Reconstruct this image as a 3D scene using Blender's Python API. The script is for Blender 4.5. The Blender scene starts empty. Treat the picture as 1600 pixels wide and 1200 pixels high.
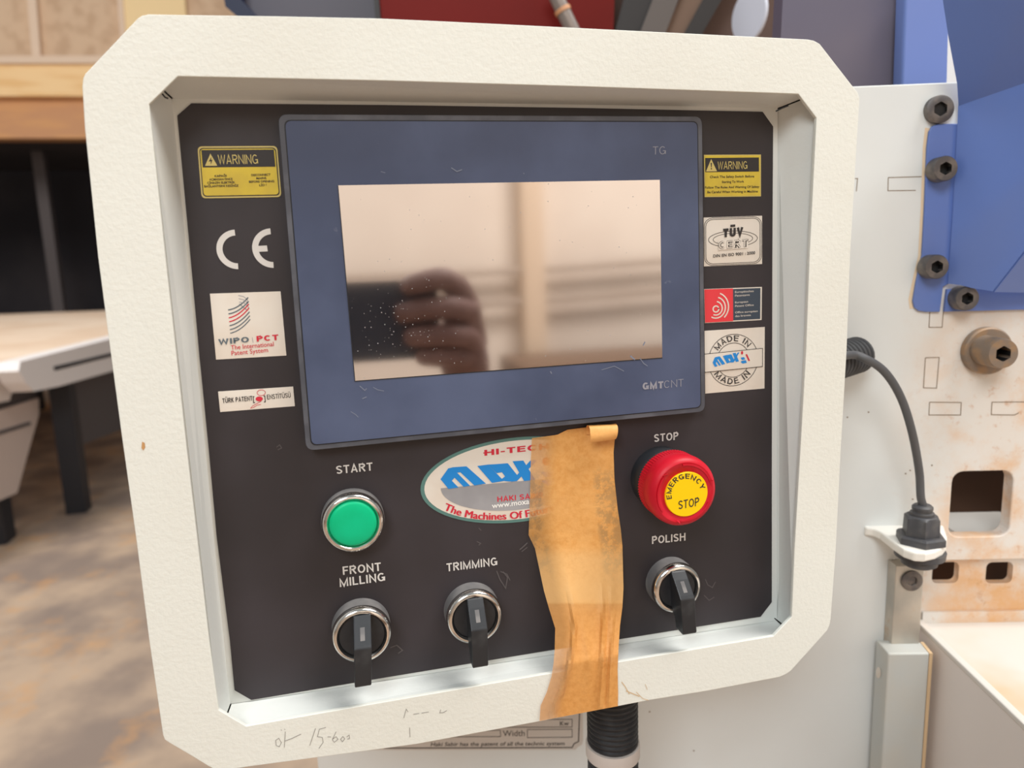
import bpy, bmesh, math, random
from mathutils import Vector, Matrix

random.seed(7)
scene = bpy.context.scene
COL = scene.collection

# ------------------------------------------------------------------ camera
H0 = 1.30                                   # height of the touchscreen centre above the floor
F = 1151.35                                 # focal length in pixels of the 1600 px wide frame
R = Matrix(((0.97143248, 0.22617017, 0.0718748),
            (-0.23499624, 0.95900173, 0.15840594),
            (-0.03310136, -0.17077099, 0.98475457)))
C = Vector((-0.08248, -0.34913, H0 + 0.01006))
cam_d = bpy.data.cameras.new('camera')
cam_d.sensor_width = 36.0
cam_d.sensor_fit = 'HORIZONTAL'
cam_d.lens = F / 1600 * 36
cam_d.clip_start = 0.01
cam_d.clip_end = 100
cam_d.dof.use_dof = True
cam_d.dof.focus_distance = 0.365
cam_d.dof.aperture_fstop = 9.0
cam = bpy.data.objects.new('camera', cam_d)
COL.objects.link(cam)
right, fwd, up = R.col[0], R.col[1], R.col[2]
m = Matrix((right, up, -fwd)).transposed().to_4x4()
m.translation = C
cam.matrix_world = m
scene.camera = cam

# ------------------------------------------------------------------ light
scene.view_settings.view_transform = 'Standard'
scene.view_settings.look = 'None'
scene.view_settings.exposure = 0.0
scene.view_settings.gamma = 1.0
scene.view_settings.use_curve_mapping = False
world = bpy.data.worlds.new('hall_daylight')
world.use_nodes = True
world.node_tree.nodes['Background'].inputs[0].default_value = (0.91, 0.97, 1.0, 1)
world.node_tree.nodes['Background'].inputs[1].default_value = 0.36
scene.world = world


def area(name, loc, target, sx, sy, power, color):
    d = bpy.data.lights.new(name, 'AREA')
    d.shape = 'RECTANGLE'
    d.size, d.size_y = sx, sy
    d.energy = power
    d.color = color
    o = bpy.data.objects.new(name, d)
    COL.objects.link(o)
    o.location = loc
    o.rotation_euler = (Vector(target) - Vector(loc)).to_track_quat('-Z', 'Y').to_euler()
    return o


area('skylight', (-1.5, -2.6, 3.55), (0, 0, 1.2), 1.4, 1.3, 76, (0.92, 0.975, 1.0))
area('rear_wall_fill', (2.2, -1.2, 5.2), (1.9, -4.4, 1.4), 2.6, 2.0, 390, (1.0, 0.98, 0.95))  # added lamp, no real window: brightens the rear wall mirrored in the display
area('background_fill', (-3.0, 2.2, 6.0), (-4.2, 6.5, 1.2), 2.5, 2.5, 330, (1.0, 0.98, 0.95))  # added fill lamp, no real window: lifts the table and mezzanine


# ------------------------------------------------------------------ projection helpers
def ray(px, py):
    return R @ Vector(((px - 800) / F, 1.0, -(py - 600) / F))


def project(X):
    d = R.transposed() @ (Vector(X) - C)
    return Vector((800 + F * d.x / d.y, 600 - F * d.z / d.y))


class Plane:
    """A vertical plane: origin o, normal n towards the viewer, u to the right, v up."""
    def __init__(s, o, n):
        s.o, s.n = Vector(o), Vector(n).normalized()
        s.v = Vector((0, 0, 1))
        s.u = s.v.cross(s.n).normalized()

    def pt(s, px, py, off=0.0):
        d = ray(px, py)
        t = ((s.o + s.n * off) - C).dot(s.n) / d.dot(s.n)
        return C + d * t

    def uv(s, px, py, off=0.0):
        q = s.pt(px, py, off) - s.o
        return q.dot(s.u), q.dot(s.v)

    def at(s, u, v, off=0.0):
        return s.o + s.u * u + s.v * v + s.n * off

    def mm(s, px, py, off=0.0):
        """metres per pixel at this spot"""
        return (s.pt(px, py, off) - C).dot(fwd) / F


def zpt(px, py, z):
    d = ray(px, py)
    return C + d * ((z - C.z) / d.z)


def deppt(px, py, dep):
    return C + ray(px, py) * dep


# ------------------------------------------------------------------ materials
def lin(c):
    return tuple(((v / 255 / 12.92) if v / 255 <= 0.04045 else ((v / 255 + 0.055) / 1.055) ** 2.4) for v in c)


MATS = {}


def mat(name, rgb, rough=0.5, metal=0.0, rgb2=None, nscale=20, nlo=0.4, nhi=0.65, detail=4, bump=0.0, bscale=300,
        spec=0.5, stretch=None, coat=0.0, alpha=1.0, trans=0.0, spots=None, rough2=None, emit=0):
    if name in MATS:
        return MATS[name]
    mt = bpy.data.materials.new(name)
    mt.use_nodes = True
    nt = mt.node_tree
    b = nt.nodes['Principled BSDF']
    b.inputs['Roughness'].default_value = rough
    b.inputs['Metallic'].default_value = metal
    b.inputs['Specular IOR Level'].default_value = spec
    b.inputs['Coat Weight'].default_value = coat
    b.inputs['Alpha'].default_value = alpha
    b.inputs['Transmission Weight'].default_value = trans
    col = (*lin(rgb), 1)
    b.inputs['Base Color'].default_value = col
    tc = nt.nodes.new('ShaderNodeTexCoord')
    vec = tc.outputs['Object']
    if stretch:
        mp = nt.nodes.new('ShaderNodeMapping')
        mp.inputs['Scale'].default_value = stretch
        nt.links.new(vec, mp.inputs['Vector'])
        vec = mp.outputs['Vector']
    out = None
    if rgb2 is not None:
        n = nt.nodes.new('ShaderNodeTexNoise')
        n.inputs['Scale'].default_value = nscale
        n.inputs['Detail'].default_value = detail
        nt.links.new(vec, n.inputs['Vector'])
        mr = nt.nodes.new('ShaderNodeMapRange')
        mr.interpolation_type = 'SMOOTHSTEP'
        mr.inputs['From Min'].default_value = nlo
        mr.inputs['From Max'].default_value = nhi
        nt.links.new(n.outputs['Fac'], mr.inputs['Value'])
        mx = nt.nodes.new('ShaderNodeMix')
        mx.data_type = 'RGBA'
        mx.inputs[6].default_value = col
        mx.inputs[7].default_value = (*lin(rgb2), 1)
        nt.links.new(mr.outputs[0], mx.inputs[0])
        out = mx.outputs[2]
        if rough2 is not None:
            m2 = nt.nodes.new('ShaderNodeMapRange')
            m2.inputs['To Min'].default_value = rough
            m2.inputs['To Max'].default_value = rough2
            nt.links.new(mr.outputs[0], m2.inputs['Value'])
            nt.links.new(m2.outputs[0], b.inputs['Roughness'])
    if spots:                                  # (rgb, scale, lo, hi): small specks of dirt or dust
        n = nt.nodes.new('ShaderNodeTexNoise')
        n.inputs['Scale'].default_value = spots[1]
        n.inputs['Detail'].default_value = 6
        n.inputs['Roughness'].default_value = 0.7
        nt.links.new(vec, n.inputs['Vector'])
        mr = nt.nodes.new('ShaderNodeMapRange')
        mr.inputs['From Min'].default_value = spots[2]
        mr.inputs['From Max'].default_value = spots[3]
        nt.links.new(n.outputs['Fac'], mr.inputs['Value'])
        mx = nt.nodes.new('ShaderNodeMix')
        mx.data_type = 'RGBA'
        if out is None:
            mx.inputs[6].default_value = col
        else:
            nt.links.new(out, mx.inputs[6])
        mx.inputs[7].default_value = (*lin(spots[0]), 1)
        nt.links.new(mr.outputs[0], mx.inputs[0])
        out = mx.outputs[2]
    if out is not None:
        nt.links.new(out, b.inputs['Base Color'])
    if bump:
        n = nt.nodes.new('ShaderNodeTexNoise')
        n.inputs['Scale'].default_value = bscale
        n.inputs['Detail'].default_value = 2
        nt.links.new(tc.outputs['Object'], n.inputs['Vector'])
        bp = nt.nodes.new('ShaderNodeBump')
        bp.inputs['Strength'].default_value = bump
        bp.inputs['Distance'].default_value = 0.001
        nt.links.new(n.outputs['Fac'], bp.inputs['Height'])
        nt.links.new(bp.outputs['Normal'], b.inputs['Normal'])
    MATS[name] = mt
    return mt


M_FRAME = mat('cream_powder_coat', (229, 230, 222), 0.45, bump=0.15, bscale=600, rgb2=(225, 225, 216), nscale=9)
M_FRAME_IN = mat('cream_powder_coat_smooth', (220, 222, 218), 0.45, bump=0.12, bscale=420)
M_BLACK = mat('black_overlay', (42, 37, 40), 0.5, rgb2=(54, 48, 52), nscale=14, nlo=.35, nhi=.75,
              spots=((128, 122, 120), 55, .70, .86), rough2=.62)
M_HMI_RIM = mat('dark_grey_plastic', (74, 76, 84), 0.45, rgb2=(92, 94, 102), nscale=60)
M_HMI_GAP = mat('black_gap', (22, 22, 26), 0.6)
M_FILM = mat('navy_front_film', (62, 72, 98), 0.36, rgb2=(82, 93, 122), nscale=11, nlo=.38, nhi=.7, detail=7,
             spots=((150, 155, 168), 70, .68, .86), rough2=.5)
M_LCD = mat('dark_lcd_glass', (234, 228, 226), 0.06, metal=1.0, spots=((170, 165, 160), 90, .74, .9))
M_WHITEPRINT = mat('white_print', (214, 210, 205), 0.5)
M_GREYPRINT = mat('grey_print', (146, 146, 156), 0.5)
M_LABEL = mat('white_label', (226, 218, 207), 0.5, rgb2=(219, 207, 193), nscale=30)
M_YELLOW = mat('yellow_print', (216, 190, 60), 0.5, rgb2=(205, 178, 62), nscale=80)
M_PALEYELLOW = mat('pale_yellow_print', (206, 186, 112), 0.5)
M_INK = mat('black_ink', (44, 40, 40), 0.55)
M_BLUEINK = mat('blue_ink', (22, 134, 212), 0.45)
M_REDINK = mat('red_ink', (206, 40, 62), 0.45)
M_GREYINK = mat('grey_ink', (148, 147, 150), 0.45, rgb2=(164, 163, 166), nscale=30)
M_TEAL = mat('teal_ink', (88, 128, 122), 0.45)
M_SLATE = mat('slate_ink', (92, 104, 112), 0.5)
M_NAVYINK = mat('slate_blue_ink', (58, 70, 84), 0.5)
M_REDLBL = mat('red_label', (226, 58, 66), 0.5)
M_CHROME = mat('chrome', (226, 222, 216), 0.14, metal=1.0, rgb2=(200, 195, 190), nscale=80)
M_BLKPL = mat('black_plastic', (34, 36, 40), 0.42, rgb2=(58, 60, 62), nscale=70, nlo=.5, nhi=.8,
              spots=((150, 148, 146), 160, .72, .86))
M_COLLAR = mat('dusty_grey_collar', (104, 102, 102), 0.75, rgb2=(128, 124, 122), nscale=60)
M_GREEN = mat('green_lens', (0, 184, 126), 0.4, rgb2=(4, 192, 136), nscale=40, spec=0.25)
M_RED = mat('red_plastic', (196, 16, 38), 0.42, rgb2=(204, 34, 52), nscale=50, spec=0.3)
M_YELL = mat('yellow_disc', (250, 206, 6), 0.5, spec=0.25)
M_PENCIL = mat('pencil', (150, 146, 140), 0.6)
M_RUST = mat('rust_spot', (196, 148, 96), 0.8)
M_DUSTBEIGE = mat('wood_dust', (206, 176, 138), 0.9)

# ------------------------------------------------------------------ mesh helpers
WLOC = {}


def link(name, mesh, mats, parent=None, loc=None):
    """mesh vertices are in world space; recentre them on their own middle"""
    vs = [v.co.copy() for v in mesh.vertices]
    lo = Vector([min(v[i] for v in vs) for i in range(3)])
    hi = Vector([max(v[i] for v in vs) for i in range(3)])
    c = (lo + hi) / 2 if loc is None else Vector(loc)
    mesh.transform(Matrix.Translation(-c))
    o = bpy.data.objects.new(name, mesh)
    for mt in (mats if isinstance(mats, (list, tuple)) else [mats]):
        mesh.materials.append(mt)
    COL.objects.link(o)
    WLOC[o] = c
    if parent is not None:
        o.parent = parent
        o.location = c - WLOC[parent]
    else:
        o.location = c
    return o


def pyd(name, verts, faces, mt, parent=None, smooth=None, fix=False):
    me = bpy.data.meshes.new(name)
    me.from_pydata([tuple(v) for v in verts], [], faces)
    if fix:
        bm = bmesh.new()
        bm.from_mesh(me)
        bmesh.ops.recalc_face_normals(bm, faces=bm.faces)
        bm.to_mesh(me)
        bm.free()
    me.update()
    o = link(name, me, mt, parent)
    if smooth is not None:
        smoothen(o, smooth)
    return o


def smoothen(o, ang=35):
    for p in o.data.polygons:
        p.use_smooth = True
    o.data.set_sharp_from_angle(angle=math.radians(ang))


def bevel(o, w, seg=2, ang=40):
    b = o.modifiers.new('bevel', 'BEVEL')
    b.width = w
    b.segments = seg
    b.limit_method = 'ANGLE'
    b.angle_limit = math.radians(ang)
    return o


def solid(o, t, off=-1):
    s = o.modifiers.new('thickness', 'SOLIDIFY')
    s.thickness = t
    s.offset = off
    return o


def plate(name, outer, mt, back, parent=None, holes=(), smooth=None):
    """front outline (world points, planar) with holes, extruded by the vector `back`"""
    bm = bmesh.new()
    loops = []
    for lp in [outer] + list(holes):
        vs = [bm.verts.new(v) for v in lp]
        loops.append(vs)
    es = []
    for vs in loops:
        for i in range(len(vs)):
            es.append(bm.edges.new((vs[i], vs[(i + 1) % len(vs)])))
    bmesh.ops.triangle_fill(bm, use_beauty=True, use_dissolve=False, edges=es)
    front = list(bm.faces)
    mp = {}
    for vs in loops:
        for v in vs:
            mp[v] = bm.verts.new(v.co + back)
    for f in front:
        try:
            bm.faces.new([mp[v] for v in reversed(f.verts)])
        except (KeyError, ValueError):
            pass
    for vs in loops:
        for i in range(len(vs)):
            a, b = vs[i], vs[(i + 1) % len(vs)]
            bm.faces.new((a, b, mp[b], mp[a]))
    bmesh.ops.recalc_face_normals(bm, faces=bm.faces)
    me = bpy.data.meshes.new(name)
    bm.to_mesh(me)
    bm.free()
    o = link(name, me, mt, parent)
    if smooth:
        smoothen(o, smooth)
    return o


def lathe_geo(prof, c, axis, seg=40, start=None):
    a = Vector(axis).normalized()
    x = (start or (Vector((0, 0, 1)) if abs(a.z) < .9 else Vector((1, 0, 0))))
    x = (x - a * x.dot(a)).normalized()
    y = a.cross(x)
    vs, fs = [], []
    for p in prof:
        r, h = p[0], p[1]
        hexa = len(p) > 2 and p[2]
        for i in range(seg):
            th = 2 * math.pi * i / seg
            rr = r
            if hexa:
                k = (th % (math.pi / 3)) - math.pi / 6
                rr = r * math.cos(math.pi / 6) / math.cos(k)
            vs.append(Vector(c) + a * h + x * (rr * math.cos(th)) + y * (rr * math.sin(th)))
    n = len(prof)
    for j in range(n - 1):
        for i in range(seg):
            k = (i + 1) % seg
            fs.append((j * seg + i, j * seg + k, (j + 1) * seg + k, (j + 1) * seg + i))
    fs.append(tuple(reversed(range(seg))))
    fs.append(tuple((n - 1) * seg + i for i in range(seg)))
    return vs, fs


def lathe(name, prof, c, axis, mt, parent=None, seg=40, smooth=40):
    vs, fs = lathe_geo(prof, c, axis, seg)
    return pyd(name, vs, fs, mt, parent, smooth, fix=True)


def catmull(pts, n=8):
    pts = [Vector(p) for p in pts]
    out = []
    for i in range(len(pts) - 1):
        p0 = pts[max(i - 1, 0)]
        p1, p2 = pts[i], pts[i + 1]
        p3 = pts[min(i + 2, len(pts) - 1)]
        for k in range(n):
            t = k / n
            out.append(0.5 * ((2 * p1) + (p2 - p0) * t + (2 * p0 - 5 * p1 + 4 * p2 - p3) * t * t
                              + (3 * p1 - p0 - 3 * p2 + p3) * t ** 3))
    out.append(pts[-1])
    return out


def tube(name, pts, rad, mt, parent=None, seg=14, smooth=60):
    """rad: a number or a function of the running index fraction"""
    pts = [Vector(p) for p in pts]
    vs, fs = [], []
    t0 = (pts[1] - pts[0]).normalized()
    x = t0.orthogonal().normalized()
    for i, p in enumerate(pts):
        t = (pts[min(i + 1, len(pts) - 1)] - pts[max(i - 1, 0)]).normalized()
        x = (x - t * x.dot(t)).normalized()
        y = t.cross(x)
        r = rad(i) if callable(rad) else rad
        for k in range(seg):
            th = 2 * math.pi * k / seg
            vs.append(p + x * r * math.cos(th) + y * r * math.sin(th))
    for i in range(len(pts) - 1):
        for k in range(seg):
            q = (k + 1) % seg
            fs.append((i * seg + k, i * seg + q, (i + 1) * seg + q, (i + 1) * seg + k))
    fs.append(tuple(reversed(range(seg))))
    fs.append(tuple((len(pts) - 1) * seg + k for k in range(seg)))
    return pyd(name, vs, fs, mt, parent, smooth, fix=True)


def corr_tube(name, p0, p1, r, mt, parent=None, pitch=0.003, depth=0.0014, seg=28):
    p0, p1 = Vector(p0), Vector(p1)
    L = (p1 - p0).length
    n = int(L / pitch)
    prof = []
    for i in range(n):
        z = i * pitch
        prof += [(r - depth, z), (r - depth * .2, z + pitch * .25), (r, z + pitch * .45), (r - depth * .2, z + pitch * .65),
                 (r - depth, z + pitch * .85)]
    vs, fs = lathe_geo(prof, p0, p1 - p0, seg)
    return pyd(name, vs, fs, mt, parent, 28, fix=True)


def hexa8(name, p, mt, parent=None):
    """box from 8 points: 0-3 one face, 4-7 the opposite face"""
    return pyd(name, p, [(0, 1, 2, 3), (7, 6, 5, 4), (0, 4, 5, 1), (1, 5, 6, 2), (2, 6, 7, 3), (3, 7, 4, 0)], mt, parent, fix=True)


def wbox(name, lo, hi, mt, parent=None):
    x0, y0, z0 = lo
    x1, y1, z1 = hi
    return hexa8(name, [Vector(q) for q in ((x0, y0, z0), (x1, y0, z0), (x1, y0, z1), (x0, y0, z1),
                                            (x0, y1, z0), (x1, y1, z0), (x1, y1, z1), (x0, y1, z1))], mt, parent)


def pbox(name, pl, u0, u1, v0, v1, w0, w1, mt, parent=None):
    q = [pl.at(u, v, w) for w in (w1, w0) for (u, v) in ((u0, v0), (u1, v0), (u1, v1), (u0, v1))]
    return hexa8(name, q, mt, parent)


def empty(name, loc, label=None, cat=None, group=None):
    o = bpy.data.objects.new(name, None)
    o.empty_display_size = 0.05
    COL.objects.link(o)
    o.location = loc
    WLOC[o] = Vector(loc)
    if label:
        tag(o, label, cat, group)
    return o


def tag(o, label, cat=None, group=None):
    o['label'] = label
    if cat:
        o['category'] = cat
    if group:
        o['group'] = group
    return o


def struct(o):
    o['kind'] = 'structure'
    return o


def rrect(x0, x1, z0, z1, r, n=5):
    out = []
    for cx, cz, a0 in ((x1 - r, z1 - r, 0), (x0 + r, z1 - r, 90), (x0 + r, z0 + r, 180), (x1 - r, z0 + r, 270)):
        for i in range(n + 1):
            a = math.radians(a0 + 90 * i / n)
            out.append((cx + r * math.cos(a), cz + r * math.sin(a)))
    return out


def rquad(q, r, n=5):
    """rounded quadrilateral from 4 corner Vectors (in order)"""
    out = []
    for i in range(4):
        p, a, b = q[i], q[i - 1], q[(i + 1) % 4]
        da, db = (a - p).normalized(), (b - p).normalized()
        s, e = p + da * r, p + db * r
        for k in range(n + 1):
            t = k / n
            out.append(s * (1 - t) ** 2 + p * 2 * t * (1 - t) + e * t * t)
    return out


# ------------------------------------------------------------------ lettering
TXT = {}


def glyphs(s, bold=0.0):
    key = (s, bold)
    if key in TXT:
        return TXT[key]
    cu = bpy.data.curves.new('lettering_curve', 'FONT')
    cu.body = s
    cu.size = 1
    cu.offset = bold
    cu.resolution_u = 3
    ob = bpy.data.objects.new('lettering_curve', cu)
    COL.objects.link(ob)
    dg = bpy.context.evaluated_depsgraph_get()
    me = bpy.data.meshes.new_from_object(ob.evaluated_get(dg))
    vs = [(v.co.x, v.co.y) for v in me.vertices]
    fs = [tuple(p.vertices) for p in me.polygons]
    bpy.data.objects.remove(ob)
    bpy.data.curves.remove(cu)
    bpy.data.meshes.remove(me)
    TXT[key] = (vs, fs)
    return TXT[key]


CAPS = {}


def capheight(bold):
    if bold not in CAPS:
        vs, _ = glyphs('H', bold)
        CAPS[bold] = (min(v[1] for v in vs), max(v[1] for v in vs))
    return CAPS[bold]


def mitre(P, i, h):
    """sideways offset of a polyline corner so that the stroke keeps its width"""
    a = (P[i] - P[i - 1]).normalized() if i > 0 else None
    b_ = (P[i + 1] - P[i]).normalized() if i < len(P) - 1 else None
    a = a or b_
    b_ = b_ or a
    n1, n2 = Vector((-a.y, a.x)), Vector((-b_.y, b_.x))
    q_ = n1 + n2
    if q_.length < 1e-4:
        return n1 * h
    q_.normalize()
    return q_ * (h / max(q_.dot(n1), 0.4))


def _arc(cx, cy, rx, ry, a0, a1, n=10):
    return [(cx + rx * math.cos(math.radians(a0 + (a1 - a0) * i / n)), cy + ry * math.sin(math.radians(a0 + (a1 - a0) * i / n))) for i in range(n + 1)]


def letter(ch, s):
    """centre lines of a plain grotesque capital, cap height 1, stroke s; returns (lines, width)"""
    h, t = s / 2, 1 - s / 2
    w = {'I': s, 'M': .86, 'W': .98, 'E': .60, 'F': .56, 'L': .55, 'J': .5, 'S': .63, 'T': .62, 'P': .62, 'K': .66, 'Z': .6, '-': .3, ' ': .26,
         'A': .72, 'V': .70, 'Y': .68, 'C': .70, 'G': .74, 'O': .76, 'Q': .76, 'D': .70, 'N': .70, 'H': .70, 'U': .70, 'R': .68, 'B': .66, 'X': .68}.get(ch, .7)
    r = w - h
    m_ = .5
    L = []
    if ch == 'A':
        L = [[(h * .9, 0), (w / 2, t + h * .6), (r + h * .1, 0)], [(w * .25, .30), (w * .75, .30)]]
    elif ch == 'B':
        L = [[(h, h)] + [(w * .6, h)] + _arc(w * .6, .27, r - w * .6, .27 - h, -90, 90) + [(h, .54)], [(w * .55, .54)] + _arc(w * .55, .77, r - w * .6, t - .77, -90, 90) + [(h, t), (h, h)]]
    elif ch == 'C':
        L = [_arc(w / 2, .5, w / 2 - h, t - .5, 42, 318, 22)]
    elif ch == 'D':
        L = [[(h, h), (w * .42, h)] + _arc(w * .42, .5, r - w * .42, t - .5, -90, 90, 14) + [(h, t), (h, 0)]]
    elif ch == 'E':
        L = [[(w, t), (h, t), (h, h), (w, h)], [(h, .53), (w * .93, .53)]]
    elif ch == 'F':
        L = [[(w, t), (h, t), (h, 0)], [(h, .50), (w * .9, .50)]]
    elif ch == 'G':
        L = [_arc(w / 2, .5, w / 2 - h, t - .5, 45, 330, 22) + [(r, .44), (w * .55, .44)], [(r, .44), (r, .04)]]
    elif ch == 'H':
        L = [[(h, 0), (h, 1)], [(r, 0), (r, 1)], [(h, .53), (r, .53)]]
    elif ch == 'I':
        L = [[(h, 0), (h, 1)]]
    elif ch == 'K':
        L = [[(h, 0), (h, 1)], [(r, 1), (h + .02, .38)], [(w * .36, .58), (r + h * .3, 0)]]
    elif ch == 'L':
        L = [[(h, 1), (h, h), (w, h)]]
    elif ch == 'M':
        L = [[(h, 0), (h, t), (w / 2, h * .9), (r, t), (r, 0)]]
    elif ch == 'N':
        L = [[(h, 0), (h, t), (r, h), (r, 1)]]
    elif ch == 'O':
        L = [_arc(w / 2, .5, w / 2 - h, t - .5, 90, 450, 28)]
    elif ch == 'P':
        L = [[(h, 0), (h, t), (w * .55, t)] + _arc(w * .55, .71, r - w * .55, t - .71, 90, -90) + [(h, .42 + h * .0)]]
    elif ch == 'R':
        L = [[(h, 0), (h, t), (w * .55, t)] + _arc(w * .55, .73, r - w * .58, t - .73, 90, -90) + [(h, .46)], [(w * .5, .46), (r + h * .2, 0)]]
    elif ch == 'S':
        L = [_arc(w / 2, .735, w / 2 - h, t - .735, 20, 240, 14) + [(w * .62, .47)] + _arc(w / 2, .265, w / 2 - h, .265 - h, 50, -160, 14)]
    elif ch == 'T':
        L = [[(0, t), (w, t)], [(w / 2, t), (w / 2, 0)]]
    elif ch == 'U':
        L = [[(h, 1), (h, .35)] + _arc(w / 2, .33, w / 2 - h, .33 - h, 180, 360, 14) + [(r, .35), (r, 1)]]
    elif ch == 'V':
        L = [[(h * .8, 1), (w / 2, h * .6), (w - h * .8, 1)]]
    elif ch == 'W':
        L = [[(h * .8, 1), (w * .27, h * .7), (w / 2, t), (w * .73, h * .7), (w - h * .8, 1)]]
    elif ch == 'X':
        L = [[(h, 0), (r, 1)], [(h, 1), (r, 0)]]
    elif ch == 'Y':
        L = [[(h * .8, 1), (w / 2, .42), (w - h * .8, 1)], [(w / 2, .44), (w / 2, 0)]]
    elif ch == 'Z':
        L = [[(0, t), (r, t), (h, h), (w, h)]]
    elif ch == '-':
        L = [[(0, .4), (w, .4)]]
    return L, w


DOTS = {'Ü': ('U', (.3, .7)), 'İ': ('I', (.5,)), 'Ö': ('O', (.3, .7))}


def strokes(txt, wt, gapw=.13):
    key = (txt, 'stroke', wt, gapw)
    if key in TXT:
        return TXT[key]
    vs, fs, x = [], [], 0
    for ch in txt:
        base, dots = DOTS.get(ch, (ch, ()))
        L, w = letter(base, wt)
        for d_ in dots:
            cx, q_ = w * d_ if base != 'I' else w / 2, wt * .5
            L = L + [[(cx - q_, 1.12 + q_), (cx + q_, 1.12 + q_)]]
        for j, pl_ in enumerate(L):
            P = [Vector(p) for p in pl_]
            n = len(vs)
            A_, B_ = [], []
            for i in range(len(P)):
                o_ = mitre(P, i, wt / 2)
                A_.append(P[i] + o_)
                B_.append(P[i] - o_)
            vs += [(x + p.x, p.y, j) for p in A_] + [(x + p.x, p.y, j) for p in B_]
            k = len(P)
            fs += [(n + i, n + k + i, n + k + i + 1, n + i + 1) for i in range(k - 1)]
        x += w + gapw
    TXT[key] = (vs, fs)
    return TXT[key]


class Decal:
    """collects flat print in pixel positions on a plane and makes one mesh per name"""
    def __init__(s, plane, off, parent, quad=None):
        s.pl, s.off, s.parent, s.quad = plane, off, parent, quad
        s.acc = {}
        s.joined = set()
        s.k = 0

    def m(s, u, v):
        if s.quad is None:
            return (u, v)
        a, b, c, d = s.quad          # TL TR BR BL
        return tuple((a[i] * (1 - u) + b[i] * u) * (1 - v) + (d[i] * (1 - u) + c[i] * u) * v for i in range(2))

    def add(s, name, mt, lev, pix, faces):
        key = (name, mt.name) if name in s.joined else (name, len(s.acc))
        e = s.acc.setdefault(key, ([], [], mt))
        n = len(e[0])
        s.k = (s.k + 1) % 7                       # print laid over print: never exactly in one plane
        e[0].extend(s.pl.pt(p[0], p[1], s.off + lev * 0.00008 + s.k * 0.000008 + (p[2] * 0.000006 if len(p) > 2 else 0)) for p in pix)
        e[1].extend(tuple(n + i for i in f) for f in faces)

    def poly(s, name, mt, pts, lev=1):
        s.add(name, mt, lev, [s.m(*p) for p in pts], [tuple(range(len(pts)))])

    def stroke(s, name, mt, pts, w, lev=1, closed=False):
        """w: width in pixels"""
        P = [Vector(s.m(*p)) for p in pts]
        if closed:
            P = P + [P[0], P[1]]
        L, Rr = [], []
        for i, p in enumerate(P):
            n = mitre(P, i, w / 2)
            L.append(p + n)
            Rr.append(p - n)
        pix = [tuple(p) for p in L] + [tuple(p) for p in Rr]
        k = len(P)
        s.add(name, mt, lev, pix, [(i, i + 1, k + i + 1, k + i) for i in range(k - 1)])

    def ell(s, cx, cy, rx, ry, a0=0, a1=360, n=32):
        full = abs(a1 - a0) >= 360
        cnt = n if full else n + 1
        return [(cx + rx * math.cos(math.radians(a0 + (a1 - a0) * i / n)),
                 cy - ry * math.sin(math.radians(a0 + (a1 - a0) * i / n))) for i in range(cnt)]

    def text(s, name, mt, txt, A, B, cap, bold=0.0, lev=2, shear=0.0, flat=False, wt=None):
        """A, B: ends of the baseline; cap: capital height in pixels"""
        A, B = Vector(s.m(*A)), Vector(s.m(*B))
        mid = (A + B) / 2
        if flat:
            upv = Vector((0, -1))
        else:
            X = s.pl.pt(mid.x, mid.y, s.off)
            upv = (project(X + Vector((0, 0, 0.002))) - project(X)).normalized()
        vs, fs = strokes(txt, wt) if wt else glyphs(txt, bold)
        x0, x1 = min(v[0] for v in vs), max(v[0] for v in vs)
        c0, c1 = (0, 1) if wt else capheight(bold)
        dirv = B - A
        pix = []
        for v in vs:
            x, y = v[0], v[1]
            yy = (y - c0) / (c1 - c0) * cap
            q = A + dirv * ((x - x0) / (x1 - x0)) + upv * yy + dirv.normalized() * shear * yy
            pix.append((q.x, q.y, v[2] if wt else 0))
        s.add(name, mt, lev, pix, fs)

    def path_text(s, name, mt, txt, pts, cap, bold=0.0, lev=2, wt=None, gapw=.13):
        P = catmull([Vector((*s.m(*p), 0)) for p in pts], 10)
        cum = [0]
        for i in range(1, len(P)):
            cum.append(cum[-1] + (P[i] - P[i - 1]).length)
        vs, fs = strokes(txt, wt, gapw) if wt else glyphs(txt, bold)
        x0, x1 = min(v[0] for v in vs), max(v[0] for v in vs)
        c0, c1 = (0, 1) if wt else capheight(bold)
        tgs = [(P[min(i + 1, len(P) - 1)] - P[max(i - 1, 0)]).normalized() for i in range(len(P))]
        pix = []
        for v in vs:
            x, y = v[0], v[1]
            d = (x - x0) / (x1 - x0) * cum[-1]
            i = 1
            while i < len(P) - 1 and cum[i] < d:
                i += 1
            t = (d - cum[i - 1]) / max(cum[i] - cum[i - 1], 1e-9)
            p = P[i - 1].lerp(P[i], t)
            tg = tgs[i - 1].lerp(tgs[i], t).normalized()
            n = Vector((tg.y, -tg.x, 0))
            q = p + n * (y - c0) / (c1 - c0) * cap
            pix.append((q.x, q.y, v[2] if wt else 0))
        s.add(name, mt, lev, pix, fs)

    def done(s):
        out = []
        for (name, _), (vs, fs, mt) in s.acc.items():
            out.append(pyd(name, vs, fs, mt, s.parent))
        return out


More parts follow.
